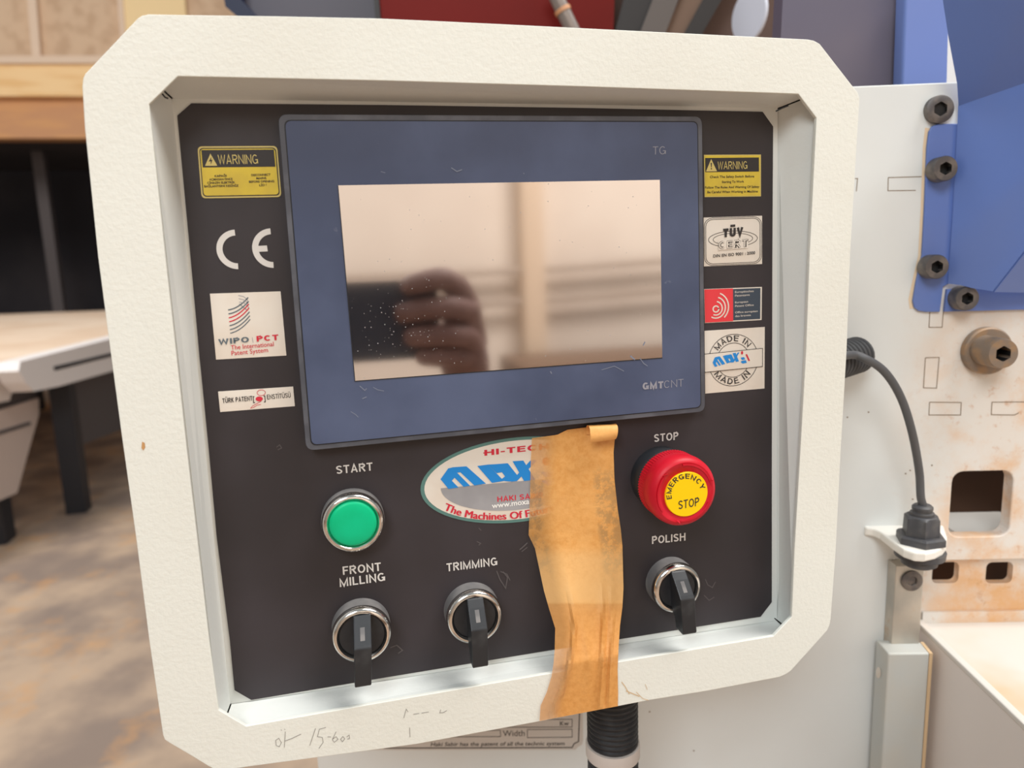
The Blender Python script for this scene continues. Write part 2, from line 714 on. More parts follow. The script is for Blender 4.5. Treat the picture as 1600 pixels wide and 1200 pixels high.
# ================================================================== THE SETTING
M_FLOOR = mat('dusty_concrete', (142, 124, 112), 0.85, rgb2=(190, 164, 140), nscale=3.2, nlo=.34, nhi=.68, detail=10,
              stretch=(1, 1, 1), spots=((208, 154, 98), 3.4, .54, .78), bump=.2, bscale=20)
floor = wbox('floor', (-14, -5, -0.1), (12, 16, 0), M_FLOOR)
struct(floor)
M_REAR = mat('beige_render', (214, 199, 184), 0.85, rgb2=(226, 213, 198), nscale=.8)
wall_rear = wbox('wall_rear', (-8, -4.6, 0), (8, -4.4, 4.2), M_REAR)
struct(wall_rear)
M_DARKWALL = mat('opening_shade', (46, 43, 48), 0.9, rgb2=(60, 55, 58), nscale=.7)  # dark wall colour with the opening's shade put into it
wall_back = wbox('wall_back', (-14, 13.6, 0), (10, 13.8, 6.2), M_DARKWALL)
struct(wall_back)

PAN = Plane((0, 0, H0), (0, -1, 0))                   # black face of the control box
D_F = 0.020                                           # depth of the recess
_wd = deppt(1400, 600, 0.50)
_a = math.radians(-15.5)
WALL = Plane((_wd.x, _wd.y, H0), (math.sin(_a), -math.cos(_a), 0))   # front of the machine's side plate

# ================================================================== CONTROL BOX
box = empty('control_box', (0, 0.03, H0 - 0.2235),
            'cream metal control box with recessed black panel, touchscreen, push buttons and selector switches', 'control box')

OUT = [(128.5, 135), (130, 122), (133, 115.5), (215, 29), (222, 24.5), (232, 22.3), (280, 23.2), (435, 25.3), (590, 28.6),
       (700, 33.6), (800, 38.4), (900, 43.4), (1001, 48.5), (1152, 56), (1262, 61.5), (1272, 63.5), (1281, 68.5),
       (1335, 138), (1340, 144), (1343.3, 153), (1337.5, 248), (1328.5, 400), (1323, 550), (1314, 700), (1306, 860),
       (1298, 968), (1296, 978), (1292, 986), (1236, 1048), (1229, 1053), (1218, 1058), (1106, 1079.5), (1015, 1094),
       (845, 1127), (650, 1163), (400, 1196.5), (345, 1204), (335, 1202), (325, 1197), (300, 1181.5), (265, 1161),
       (257.5, 1156), (254.5, 1148), (253, 1138), (233, 1000), (212.5, 840), (190, 680), (166, 500), (153, 400), (132.5, 200)]
INN = [(232.9, 163.2), (277.8, 119.2), (600, 126), (900, 134.8), (1247.5, 146.7), (1275.8, 184.2), (1265, 400), (1259.5, 550),
       (1250.8, 700), (1241.4, 860), (1237.2, 963.6), (1208.8, 993.8), (860, 1052), (560, 1103.8), (384.4, 1134.7),
       (341.7, 1109.2), (326.7, 1000), (291.3, 700), (258, 400)]
outer_w = [PAN.pt(x, y, D_F) for x, y in OUT]
inner_w = [PAN.pt(x, y, D_F) for x, y in INN]
BACK = Vector((0, 1, 0))
fr = plate('front_frame', outer_w, M_FRAME, BACK * 0.002, box, holes=[inner_w])
bevel(fr, 0.0009, 3, 30)
fr['label'] = 'cream textured frame face with cut corners'
# housing shell behind the frame face
cen = sum(outer_w, Vector()) / len(outer_w)
shell_v, shell_f = [], []
n = len(outer_w)
for off in (0.0185, -0.048):
    for q in outer_w:
        d = q - cen
        p = cen + d * (1 - 0.0006 / d.length)
        shell_v.append(Vector((p.x, -off, p.z)))
for i in range(n):
    k = (i + 1) % n
    shell_f.append((i, k, n + k, n + i))
shell_f.append(tuple(n + i for i in range(n)))
sh = pyd('housing', shell_v, shell_f, M_FRAME, box, 30, fix=True)
solid(sh, 0.0012)

arm_q = [(-.035, -.11), (.035, -.11), (.035, -.03), (-.035, -.03)]
arm_b = []
for x_, z_ in arm_q:
    t_ = (WALL.o - Vector((x_, 0, 0))).dot(WALL.n) / WALL.n.y
    arm_b.append(Vector((x_, t_ - .0005, H0 + z_)))
hexa8('mounting_arm', [Vector((x_, .0475, H0 + z_)) for x_, z_ in arm_q] + arm_b, M_FRAME, box)

# recess: four separate folded walls round a floor plate
FLO = dict(tl=(271, 156), tr=(1213.5, 170), br=(1212.5, 968), bl=(361, 1098))
FRO = dict(tl=(228.5, 115.5), tr=(1278.5, 144.5), br=(1238, 992), bl=(345, 1142))


def recess_wall(a, b, t=0.0012):
    f0, f1 = PAN.pt(*FRO[a], D_F - 0.0021), PAN.pt(*FRO[b], D_F - 0.0021)
    g1, g0 = PAN.pt(*FLO[b], -0.0012), PAN.pt(*FLO[a], -0.0012)
    nrm = (f1 - f0).cross(g0 - f0).normalized()
    mid = (f0 + f1) / 2 - Vector((0, 0, H0 - 0.06))
    if nrm.dot(Vector((mid.x, 0, mid.z))) < 0:
        nrm = -nrm
    d = (f1 - f0).normalized() * 0.0005
    q = [f0 + d, f1 - d, g1 - d, g0 + d]
    o = hexa8('recess_wall', q + [p + nrm * t for p in q], M_FRAME_IN, box)
    return o


for a, b in (('tl', 'tr'), ('tr', 'br'), ('bl', 'br'), ('tl', 'bl')):
    recess_wall(a, b)
fl = [PAN.pt(*FLO[k], 0) for k in ('tl', 'tr', 'br', 'bl')]
cfl = sum(fl, Vector()) / 4
fl = [p + (p - cfl) * 0.004 for p in fl]
plate('recess_floor', fl, M_FRAME_IN, BACK * 0.0015, box)
# dark gaps in the folded corners
gap = Decal(PAN, D_F - 0.006, box)
gap.stroke('corner_gap', M_HMI_GAP, [(253, 146), (258, 152), (263, 154)], 2.4)
gap.stroke('corner_gap', M_HMI_GAP, [(1212, 174), (1222, 169), (1232, 165)], 2.2)
gap.stroke('corner_gap', M_HMI_GAP, [(1210, 966), (1222, 975)], 1.6)
gap.done()

BLK = [(276.9, 180.6), (298.9, 161.3), (600, 164), (900, 168.5), (1191.7, 174.7), (1208, 197.5), (1206.8, 400), (1206.5, 550),
       (1206, 700), (1206, 860), (1206, 940.7), (1188.6, 963.6), (860, 1016), (579, 1062.5), (392.7, 1093.8), (366.5, 1078.5),
       (359, 1000), (338.7, 840), (326, 700), (311, 550), (297.5, 400)]
face = plate('face_panel', [PAN.pt(x, y, 0.0006) for x, y in BLK], M_BLACK, BACK * 0.0006, box)
face['label'] = 'black printed face panel with cut corners'

# ---- print on the black panel
pr = Decal(PAN, 0.0007, face)
for s_, A, B, cap in (('START', (525.7, 740.7), (582.7, 735), 12.6), ('FRONT', (536, 898.3), (595.7, 891.7), 13),
                      ('MILLING', (531, 917.3), (602.3, 907.3), 13), ('TRIMMING', (698, 893), (777.5, 883), 12.5),
                      ('STOP', (1022, 690.8), (1060, 686.8), 12), ('POLISH', (1018.8, 850), (1071, 844.6), 12)):
    pr.text('lettering', M_WHITEPRINT, s_, A, B, cap, wt=.165)
# the two round letters of the conformity mark
for cx, cy in ((370.5, 389.8), (426, 387.8)):
    c_ = PAN.pt(cx, cy, 0.0008)
    r1 = (PAN.pt(cx, cy - 31, 0.0008) - c_).length
    r0 = r1 - 9.0 * PAN.mm(cx, cy)
    arc = [(math.cos(math.radians(a)), math.sin(math.radians(a))) for a in range(92, 269, 8)] + [(math.cos(math.radians(268)), math.sin(math.radians(268)))]
    vs = [c_ + Vector((r1 * a, 0, r1 * b)) for a, b in arc] + [c_ + Vector((r0 * a, 0, r0 * b)) for a, b in arc]
    k = len(arc)
    pyd('conformity_mark', vs, [(i, i + 1, k + i + 1, k + i) for i in range(k - 1)], M_WHITEPRINT, face)
pr.poly('conformity_mark', M_WHITEPRINT, [(397, 384.5), (417, 383.6), (418.4, 392.8), (398, 393.8)])
# chalky scuffs
SC = mat('scuff', (86, 80, 80), 0.85)
for pts, w in (([(776, 892), (781, 905), (790, 919), (793, 902), (786, 893)], 1.6), ([(782, 893), (792, 897), (797, 907)], 1.4),
               ([(745, 846), (751, 849), (748, 852)], 1.6), ([(812, 859), (819, 853), (824, 848)], 2.0),
               ([(815, 862), (824, 855)], 1.4), ([(1102, 905), (1106, 914), (1113, 918), (1118, 909)], 1.2),
               ([(1100, 930), (1108, 938), (1116, 933)], 1.2), ([(432, 699), (437, 695), (440, 700), (434, 703)], 1.3),
               ([(610, 1012), (620, 1008), (629, 1016), (622, 1021)], 1.8), ([(748, 825), (752, 829)], 1.5)):
    pr.stroke('scuff', SC, pts, w)
pr.done()

# ---- stickers -----------------------------------------------------------


def sticker(name, quad, mt, label, off=0.0007):
    d = Decal(PAN, off, None, quad)
    o = plate(name, [PAN.pt(*q, off + 0.0001) for q in quad], mt, BACK * 0.0002, box)
    o['label'] = label
    d.parent = o
    d.off = off + 0.0001
    return d


# electric hazard warning
d = sticker('warning_sticker', [(308.5, 228.8), (433, 228), (439.8, 307.8), (315, 310)], M_BLACK,
            'yellow and black warning sticker with a lightning triangle')


def rr(d, u0, u1, v0, v1, ru, rv):
    return [(x, y) for x, y in [(u0 + ru * (1 - math.cos(t)), v0 + rv * (1 - math.sin(t))) for t in [i * math.pi / 8 for i in range(5)]]] + \
           [(u1 - ru * (1 - math.sin(t)), v0 + rv * (1 - math.cos(t))) for t in [i * math.pi / 8 for i in range(5)]] + \
           [(u1 - ru * (1 - math.cos(t)), v1 - rv * (1 - math.sin(t))) for t in [i * math.pi / 8 for i in range(5)]] + \
           [(u0 + ru * (1 - math.sin(t)), v1 - rv * (1 - math.cos(t))) for t in [i * math.pi / 8 for i in range(5)]]


d.poly('yellow_border', M_PALEYELLOW, rr(d, 0, 1, 0, 1, .05, .08), 1)
d.poly('black_border', M_INK, rr(d, .018, .982, .03, .97, .045, .07), 2)
d.poly('yellow_field', M_YELLOW, rr(d, .03, .97, .05, .95, .04, .06), 3)
d.poly('black_header', M_INK, [(.045, .07), (.955, .07), (.955, .405), (.045, .405)], 4)
d.poly('hazard_triangle', M_PALEYELLOW, [(.155, .14), (.23, .375), (.075, .375)], 5)
d.poly('lightning_bolt', M_INK, [(.165, .2), (.125, .295), (.15, .285), (.15, .35), (.175, .255), (.155, .265)], 6)
d.text('lettering', M_PALEYELLOW, 'WARNING', (.245, .345), (.745, .345), 14.5, 0, 5, wt=.10)
for s_, u0, u1, v in (('KAPAĞI', .185, .335, .595), ('AÇMADAN ÖNCE', .115, .405, .66), ('CİHAZIN ELEKTRİK', .085, .435, .725),
                      ('BAĞLANTISINI KESİNİZ', .045, .475, .79), ('DISCONNECT', .645, .885, .585), ('MAINS', .705, .83, .65),
                      ('BEFORE OPENING', .61, .925, .715), ('LİD !', .735, .825, .785)):
    d.text('lettering', M_INK, s_, (u0, v), (u1, v - .005), 3.4, 0.02, 5)
d.done()

# general warning
d = sticker('warning_sticker', [(1100, 241.9), (1189, 241.5), (1189, 306.8), (1101, 308)], M_PALEYELLOW,
            'yellow and black warning sticker with an exclamation triangle')
d.poly('yellow_field', M_YELLOW, [(.012, .02), (.985, .02), (.985, .98), (.012, .98)], 1)
d.poly('black_header', M_INK, [(.02, .075), (.965, .07), (.965, .405), (.02, .41)], 2)
d.poly('hazard_triangle', M_PALEYELLOW, [(.125, .1), (.225, .39), (.03, .395)], 3)
d.poly('exclamation_mark', M_INK, [(.115, .19), (.138, .19), (.132, .295), (.121, .295)], 4)
d.poly('exclamation_mark', M_INK, [(.117, .315), (.136, .315), (.136, .345), (.117, .345)], 4)
d.text('lettering', M_PALEYELLOW, 'WARNING', (.235, .345), (.76, .34), 12, 0, 3, wt=.10)
for s_, u0, u1, v in (('Check The Safety Switch Before', .1, .88, .55), ('Starting To Work', .31, .7, .672),
                      ('Follow The Rules And Warning Of Safety', .01, .97, .8), ('Be Careful When Working in Machine', .05, .945, .91)):
    d.text('lettering', M_INK, s_, (u0, v), (u1, v - .006), 3.6, 0.012, 3)
d.done()

# patent treaty sticker
d = sticker('patent_sticker', [(328, 458.9), (438.4, 455.2), (447.5, 555.5), (337.6, 561.9)], M_LABEL,
            'white sticker with a stack of grey and red curved stripes and WIPO PCT lettering')
for k, (v, mt) in enumerate(((.245, M_SLATE), (.305, M_SLATE), (.365, M_REDINK), (.425, M_REDINK), (.485, M_SLATE), (.545, M_SLATE), (.6, M_SLATE))):
    pts = [(.235 + .3 * t, v + .012 - .05 * t - .15 * t * t + (.02 if k < 2 else 0) * t) for t in [i / 8 for i in range(9)]]
    d.stroke('curved_stripe', mt, pts, 1.9 - .06 * k)
for k, v in enumerate((.04, .09, .14)):
    d.stroke('curved_stripe', M_GREYPRINT, [(.40, v), (.47, v + .02), (.52, v + .07), (.53, v + .11)], .9)
d.stroke('curved_stripe', M_SLATE, [(.4, .17), (.45, .22), (.5, .27)], 1.0)
d.text('lettering', M_SLATE, 'WIPO', (.055, .778), (.49, .762), 8.6, wt=.2)
d.text('lettering', M_REDINK, 'PCT', (.6, .76), (.91, .752), 8.6, wt=.2)
d.stroke('divider', M_GREYPRINT, [(.54, .69), (.545, .775)], .7)
d.text('lettering', M_REDINK, 'The International', (.225, .865), (.835, .843), 7.0, .002)
d.text('lettering', M_REDINK, 'Patent System', (.225, .95), (.745, .93), 7.0, .002)
d.done()

# national patent institute
d = sticker('patent_sticker', [(340.7, 611.9), (458, 604), (460.7, 634.6), (344, 643.8)], M_LABEL,
            'white strip sticker with black lettering around a red bracketed dot')
d.text('lettering', M_INK, 'TÜRK PATENT', (.045, .58), (.445, .56), 7.4, wt=.17)
d.text('lettering', M_INK, 'ENSTİTÜSÜ', (.64, .555), (.955, .545), 7.4, wt=.14)
d.poly('red_dot', M_REDINK, d.ell(.535, .5, .048, .12), 2)
for a, b in ((.475, .457), (.595, .613)):
    d.stroke('bracket', M_INK, [(a, .37), (b, .37), (b, .67), (a, .67)], 1.3)
d.stroke('red_swirl', M_REDINK, d.ell(.57, .2, .055, .14, 0, 360, 20), .8, closed=True)
d.stroke('red_swirl', M_REDINK, [(.56, .62), (.5, .72), (.44, .82), (.41, .93), (.45, .9), (.5, .8), (.55, .78)], .8)
d.done()

# certificate sticker
d = sticker('certificate_sticker', [(1099.5, 340), (1190.8, 337), (1190.8, 412.5), (1100, 416.3)], M_LABEL,
            'white certificate sticker with rounded black border and TÜV CERT lettering')
for q in ((.01, .99, .015, .985, .14, .16), (.035, .965, .045, .955, .12, .14)):
    d.stroke('border_line', M_INK, rr(d, *q), .8, closed=True)
d.stroke('ring_line', M_INK, d.ell(.5, .46, .42, .165), .8, closed=True)
d.stroke('ring_line', M_INK, d.ell(.5, .46, .34, .12), .7, closed=True)
d.text('lettering', M_INK, 'TÜV', (.33, .42), (.675, .40), 13.5, 0, 3, wt=.27)
d.poly('lettering_ground', M_LABEL, [(.25, .47), (.76, .45), (.76, .66), (.25, .68)], 3)
d.text('lettering', M_INK, 'CERT', (.25, .66), (.76, .635), 12.5, 0, 4, wt=.26)
d.text('lettering_inner', M_LABEL, 'CERT', (.258, .652), (.752, .628), 11.3, 0, 6, wt=.13)
d.text('lettering', M_INK, 'DIN EN ISO 9001 : 2000', (.16, .825), (.88, .79), 4.6, .016, 3)
d.done()

# european patent sticker
d = sticker('patent_sticker', [(1100, 451.8), (1190.5, 448.3), (1190, 500), (1101.3, 505)], M_LABEL,
            'red and slate sticker with a white fingerprint swirl')
d.poly('slate_field', M_NAVYINK, [(.02, .03), (.975, .03), (.975, .965), (.02, .965)], 1)
d.poly('red_field', M_REDLBL, [(.005, .01), (.5, .01), (.5, .985), (.005, .985)], 2)
for k, (rx, ry, a0, a1) in enumerate(((.05, .09, 0, 360), (.11, .2, -115, 80), (.165, .31, -120, 75), (.22, .42, -50, 70))):
    d.stroke('swirl', M_LABEL, d.ell(.2, .6 - k * .02, rx, ry, a0, a1, 18), 2.0, 3, closed=(k == 0))
for s_, u1, v in (('Europäisches', .86, .15), ('Patentamt', .79, .26), ('European', .76, .46), ('Patent Office', .86, .57), ('Office européen', .93, .76), ('des brevets', .81, .87)):
    d.text('lettering', M_LABEL, s_, (.535, v), (u1, v - .01), 3.0, .004, 3)
d.done()

# made in sticker
d = sticker('origin_sticker', [(1100.8, 517), (1195, 510.8), (1194.5, 607), (1102, 615)], M_LABEL,
            'white sticker with a round MADE IN stamp and a blue and red logo')
for r_ in (.415, .275):
    d.stroke('stamp_ring', M_INK, d.ell(.475, .5, r_, r_ * 1.0, 0, 360, 40), .9, closed=True)
d.path_text('lettering', M_INK, 'MADE IN', [(.475 + .305 * math.cos(math.radians(a)), .5 - .305 * math.sin(math.radians(a))) for a in range(146, 33, -12)], 9.0, wt=.15, gapw=.2)
d.path_text('lettering', M_INK, 'MADE IN', [(.475 + .385 * math.cos(math.radians(a)), .5 - .385 * math.sin(math.radians(a))) for a in range(212, 329, 12)], 9.0, wt=.15, gapw=.2)
d.poly('banner', M_LABEL, [(.0, .365), (.97, .345), (.97, .64), (.0, .66)], 4)
d.stroke('banner_line', M_INK, [(.0, .37), (.965, .345), (.965, .64), (.0, .66)], .8, 5)


def logo(d, f, lev=6, extra=True):
    """the slanted blue letters; f maps the traced coordinates into the decal's own"""
    bl = [[(215, 395), (268, 320), (300, 312), (395, 305), (530, 425), (450, 438), (352, 346), (330, 350)],
          [(215, 395), (268, 320), (330, 350), (420, 440), (375, 447), (312, 384), (293, 405), (340, 452), (270, 462)],
          [(470, 303), (545, 293), (655, 407), (572, 420)],
          [(545, 293), (602, 290), (642, 346), (604, 352)], [(655, 407), (700, 411), (668, 372), (640, 392)],
          [(600, 290), (682, 284), (752, 372), (702, 410), (688, 408), (640, 345)],
          [(715, 270), (790, 265), (872, 398), (795, 407)],
          [(838, 266), (885, 262), (745, 408), (702, 412)]]
    for p in bl:
        d.poly('logo_letter', M_BLUEINK, [f(*q) for q in p], lev)
    if extra:
        for p in ([(915, 345), (1000, 338), (1030, 375), (945, 382)], [(945, 395), (1045, 388), (1070, 430), (960, 438), (915, 410)]):
            d.poly('logo_letter', M_BLUEINK, [f(*q) for q in p], lev)
        d.poly('logo_slash', M_REDINK, [f(*q) for q in ((1035, 300), (1075, 296), (1150, 400), (1110, 404))], lev)
        d.poly('logo_dot', M_REDINK, [f(950 + 28 * math.cos(t), 270 + 28 * math.sin(t)) for t in [i * math.pi / 6 for i in range(12)]], lev)


logo(d, lambda x, y: (.13 + (x - 215) * .00067, .50 + (y - 380) * .00105 + (x - 215) * .00001))
d.done()

# ---- the oval maker's badge
d = Decal(PAN, 0.0007, None)
cc = PAN.pt(811, 750, 0.0008)
a_, b_ = 0.0498, 0.0222


def eo(sa, sb, a0=0, a1=360, n=64, dz=0):
    return [cc + Vector((a_ * sa * math.cos(math.radians(a0 + (a1 - a0) * i / n)), 0,
                         dz + b_ * sb * math.sin(math.radians(a0 + (a1 - a0) * i / n)))) for i in range(n)]


badge = plate('oval_badge', eo(1, 1), M_TEAL, BACK * 0.0002, box)
badge['label'] = 'oval maker badge with teal rim and blue slanted lettering'
d.parent = badge
d.off = 0.0008
for nm, pts, mt, lv in (('badge_field', eo(.962, .93), M_LABEL, 1), ('grey_crescent', eo(.80, .70, 180, 360.001, 40), M_GREYINK, 2)):
    pyd(nm, [p + Vector((0, -lv * 0.00008, 0)) for p in pts], [tuple(range(len(pts)))], mt, badge)
Z3 = lambda x, y: (640 + x / 4.444, 660 + y / 4.444)
d.text('lettering', M_REDINK, 'HI-TECH', Z3(520, 232), Z3(968, 184), 9.0, 0, 3, wt=.2)
d.stroke('lettering', M_REDINK, [Z3(512, 213), Z3(560, 208)], 1.6, 3)
d.stroke('lettering', M_REDINK, [Z3(930, 176), Z3(975, 172)], 1.6, 3)
logo(d, Z3, 3)
d.text('lettering', M_REDINK, 'HAKI SABİR', Z3(610, 552), Z3(930, 522), 8.2, 0, 3, wt=.16)
d.text('lettering', mat('bright_white_print', (244, 242, 238), .5), 'www.moxa', Z3(572, 598), Z3(832, 566), 8.4, .014, 3)
for dx_ in (0, 3, 6):
    d.path_text('lettering', M_REDINK, 'The Machines Of Future', [Z3(q[0] + dx_ - 3, q[1]) for q in ((238, 606), (350, 648), (500, 674), (690, 672), (850, 652), (1010, 612))], 11.0, 0, 3)
d.done()

# ---- touchscreen
hq = [(434.3, 178.6), (1097, 182), (1101.6, 643), (478.5, 704.5)]
HO = 0.007
q = [PAN.pt(*p, HO) for p in hq]
hmi = plate('touchscreen', rquad(q, 0.004), M_HMI_RIM, BACK * (HO - 0.0005), box)
bevel(hmi, 0.0006, 2, 40)
hmi['label'] = 'blue-grey touchscreen terminal with a dark glass display'


def inset(pts, dd):
    c_ = sum(pts, Vector()) / 4
    return [Vector((p.x - math.copysign(dd, p.x - c_.x), p.y, p.z - math.copysign(dd, p.z - c_.z))) for p in pts]


sink = Vector((0, -0.0001, 0))
plate('rim_groove', rquad([p + sink for p in inset(q, .0022)], 0.003), M_HMI_GAP, BACK * 0.0003, hmi)
film = plate('front_film', rquad([p + sink * 3 for p in inset(q, .0027)], 0.0028), M_FILM, BACK * 0.0004, hmi)
sq = [(528, 289.7), (1031, 281), (1034.8, 559), (554.6, 595.7)]
plate('display', [PAN.pt(*p, HO + 0.0004) for p in sq], M_LCD, BACK * 0.0002, hmi)
d = Decal(PAN, HO + 0.0004, hmi)
d.stroke('display_edge', M_HMI_GAP, [(528, 290), (554.6, 595.7), (1034.8, 559.3)], 1.2)
d.text('lettering', M_GREYPRINT, 'TG', (1020, 241.5), (1040.5, 241), 12.5, 0, 1, wt=.09)
d.text('lettering', M_GREYPRINT, 'GMT', (1004, 609), (1036.5, 606.5), 11, 0, 1, wt=.24)
d.text('lettering', M_GREYPRINT, 'CNT', (1037.5, 606.5), (1068, 603.5), 11.5, 0, 1, wt=.08)
DS = mat('dust_smear', (122, 128, 144), 0.85)
for pts, w in (([(562, 603), (570, 610), (573, 607)], 1.2), ([(583, 605), (590, 609), (600, 611)], 1.0), ([(566, 623), (573, 620)], 1.4),
               ([(548, 643), (556, 648), (560, 652)], 1.0), ([(1000, 560), (1006, 568), (1012, 572)], 1.2), ([(985, 556), (992, 562)], 2.2),
               ([(705, 262), (714, 268), (722, 265)], 1.6), ([(595, 268), (602, 270)], 1.0), ([(818, 270), (819, 272)], 1.4),
               ([(940, 578), (960, 572), (975, 580)], 1.0), ([(860, 580), (862, 584)], 1.6), ([(1005, 540), (1008, 534)], 1.6)):
    d.stroke('dust_smear', DS, pts, w)
d.joined = {'dust'}
rg = random.Random(11)
DSP = mat('dust_speck', (176, 174, 172), .9)
for i in range(260):
    u_, v_ = rg.random(), rg.random()
    if i < 150:
        u_, v_ = rg.gauss(.16, .12), rg.gauss(.76, .13)
    if not (.01 < u_ < .99 and .01 < v_ < .99):
        continue
    x = 528 + 503 * u_ + (26 * v_) * (1 - u_)
    y = (289.7 - 8.7 * u_) * (1 - v_) + (595.7 - 36.7 * u_) * v_
    e_ = rg.choice((.35, .45, .6, .9))
    d.poly('dust', DSP, [(x - e_, y), (x, y - e_), (x + e_, y), (x, y + e_)])
for o_ in d.done():
    if o_.name.startswith('dust') and not o_.name.startswith('dust_'):
        o_['kind'] = 'stuff'

# ---- buttons and switches
NRM = Vector((0, -1, 0))


def base_center(px, py, off):
    """foot on the panel of the axis whose point at height off is seen at the pixel"""
    p = PAN.pt(px, py, off)
    return Vector((p.x, 0.0, p.z))


def ring_prof(r, h0, h1, ri):
    return [(ri, h0), (r, h0), (r, h1 - .0022), (r - .0006, h1 - .0009), (r - .0015, h1 - .0002), (r - .0024, h1), (r - .0032, h1 - .0007), (ri, h1 - .0022)]


def tube_prof(name, prof, c, mt, parent, seg=48):
    """closed ring: profile loop joined to itself"""
    vs, fs = [], []
    k = len(prof)
    for i in range(seg):
        th = 2 * math.pi * i / seg
        for r, h in prof:
            vs.append(c + NRM * h + Vector((r * math.cos(th), 0, r * math.sin(th))))
    for i in range(seg):
        j = (i + 1) % seg
        for a in range(k):
            b = (a + 1) % k
            fs.append((i * k + a, j * k + a, j * k + b, i * k + b))
    return pyd(name, vs, fs, mt, parent, 45, fix=True)


# start push button
hh = 0.0095
c = base_center(552, 819, hh)
rad = 48.5 * PAN.mm(552, 819, hh)
start = tube_prof('push_button', [(rad - .004, .0004), (rad + .0002, .0004), (rad + .0002, .0055), (rad - .004, .0055)], c, M_COLLAR, box)
start['label'] = 'green START push button with chrome ring'
tube_prof('chrome_ring', ring_prof(rad, .0045, hh, rad - .0036), c, M_CHROME, start)
lathe('button_well', [(rad - .0033, .001), (rad - .0033, hh - .0028)], c, NRM, M_HMI_GAP, start)
rc = 37.3 * PAN.mm(552, 819, hh)
lathe('green_cap', [(rc - .0002, .003), (rc, hh - .0012), (rc - .0006, hh - .0002), (rc - .0016, hh + .0002), (rc * .5, hh + .0004), (.0005, hh + .0005)], c, NRM, M_GREEN, start)


def selector(px, py, rpx, tip, label, hh=0.0125, width=0.0082, reach=None):
    c = base_center(px, py, hh)
    r = rpx * PAN.mm(px, py, hh)
    s = tube_prof('selector_switch', [(r - .004, .0004), (r - .0001, .0004), (r - .0001, hh - .0022), (r - .004, hh - .0022)], c, M_COLLAR, box)
    s['label'] = label
    tube_prof('chrome_ring', ring_prof(r, hh - .004, hh, r - .0034), c, M_CHROME, s)
    lathe('dial_face', [(r - .0031, .002), (r - .0031, hh - .0022), (r - .0036, hh - .0016), (.0006, hh - .0016)], c, NRM, M_BLKPL, s)
    # lever: side profile in (along, height), along runs down from the axis to the tip
    top_h = hh + 0.0105
    tp = PAN.pt(*tip, top_h)
    L = c.z - tp.z
    lean = (tp.x - c.x) / L
    prof = [(-r * .80, hh - .002), (-r * .80, hh + .001), (-r * .55, hh + .004), (-.001, top_h - .0012), (.0006, top_h), (L - .001, top_h + .0004), (L, top_h - .0006),
            (L, hh + .002), (r * 1.04, hh + .0012), (r * .9, hh - .002)]
    vs = []
    for sgn in (-1, 1):
        for a, h in prof:
            w = width / 2 * (1.0 if a < .002 else .94)
            vs.append(c + Vector((sgn * w + lean * a, -h, -a)))
    k = len(prof)
    fs = [tuple(range(k)), tuple(reversed(range(k, 2 * k)))] + [(i, (i + 1) % k, k + (i + 1) % k, k + i) for i in range(k)]
    lv = pyd('lever', vs, fs, M_BLKPL, s, fix=True)
    bevel(lv, 0.0005, 2, 25)
    # pale pointer mark on the sloping head
    a0, a1 = -r * .50, -r * .16
    hgt = lambda a: hh + .004 + (a + r * .55) / (r * .55 - .001) * (top_h - .0012 - hh - .004) + .0001
    w = width * .13
    vs = [c + Vector((sg * w + lean * a, -hgt(a), -a)) for a in (a0, a1) for sg in (-1, 1)]
    pyd('pointer_mark', vs, [(0, 1, 3, 2)], M_COLLAR, s)
    return s


selector(565.7, 995, 46.5, (567.5, 1074), 'black lever selector switch under the FRONT MILLING lettering')
selector(742.8, 967, 44.5, (751, 1043.5), 'black lever selector switch under the TRIMMING lettering')
selector(1060.5, 921.5, 40.5, (1078, 991.5), 'black lever selector switch under the POLISH lettering')

# emergency stop
he = 0.030
c = base_center(1070, 770, he)
r = 57.5 * PAN.mm(1070, 770, he)
es = tube_prof('emergency_stop', [(.004, .0004), (r * .90, .0004), (r * .90, .006), (r * .78, .010), (r * .55, .012), (.004, .012)], c, M_BLKPL, box)
es['label'] = 'red mushroom emergency stop with yellow disc'
prof = [(r * .62, .011), (r * .9, .0125), (r * .97, .014), (r * .97, .019), (r * .985, .0205), (r * 1.0, .024), (r * .985, .027), (r * .93, he - .0008), (r * .85, he),
        (r * .70, he - .0006), (r * .66, he - .0012), (.001, he - .0012)]
lathe('mushroom_head', prof, c, NRM, M_RED, es, seg=64)
# knurled skirt
kv, kf = [], []
for i in range(80):
    th = 2 * math.pi * i / 80
    for dr, dth, h in ((0, -.022, .0135), (.00035, 0, .0135), (0, .022, .0135), (0, -.022, .0195), (.00035, 0, .0195), (0, .022, .0195)):
        kv.append(c + NRM * h + Vector(((r * .965 + dr) * math.cos(th + dth), 0, (r * .965 + dr) * math.sin(th + dth))))
    b0 = i * 6
    kf += [(b0, b0 + 1, b0 + 4, b0 + 3), (b0 + 1, b0 + 2, b0 + 5, b0 + 4), (b0 + 3, b0 + 4, b0 + 5), (b0, b0 + 2, b0 + 1)]
pyd('knurled_skirt', kv, kf, M_RED, es)
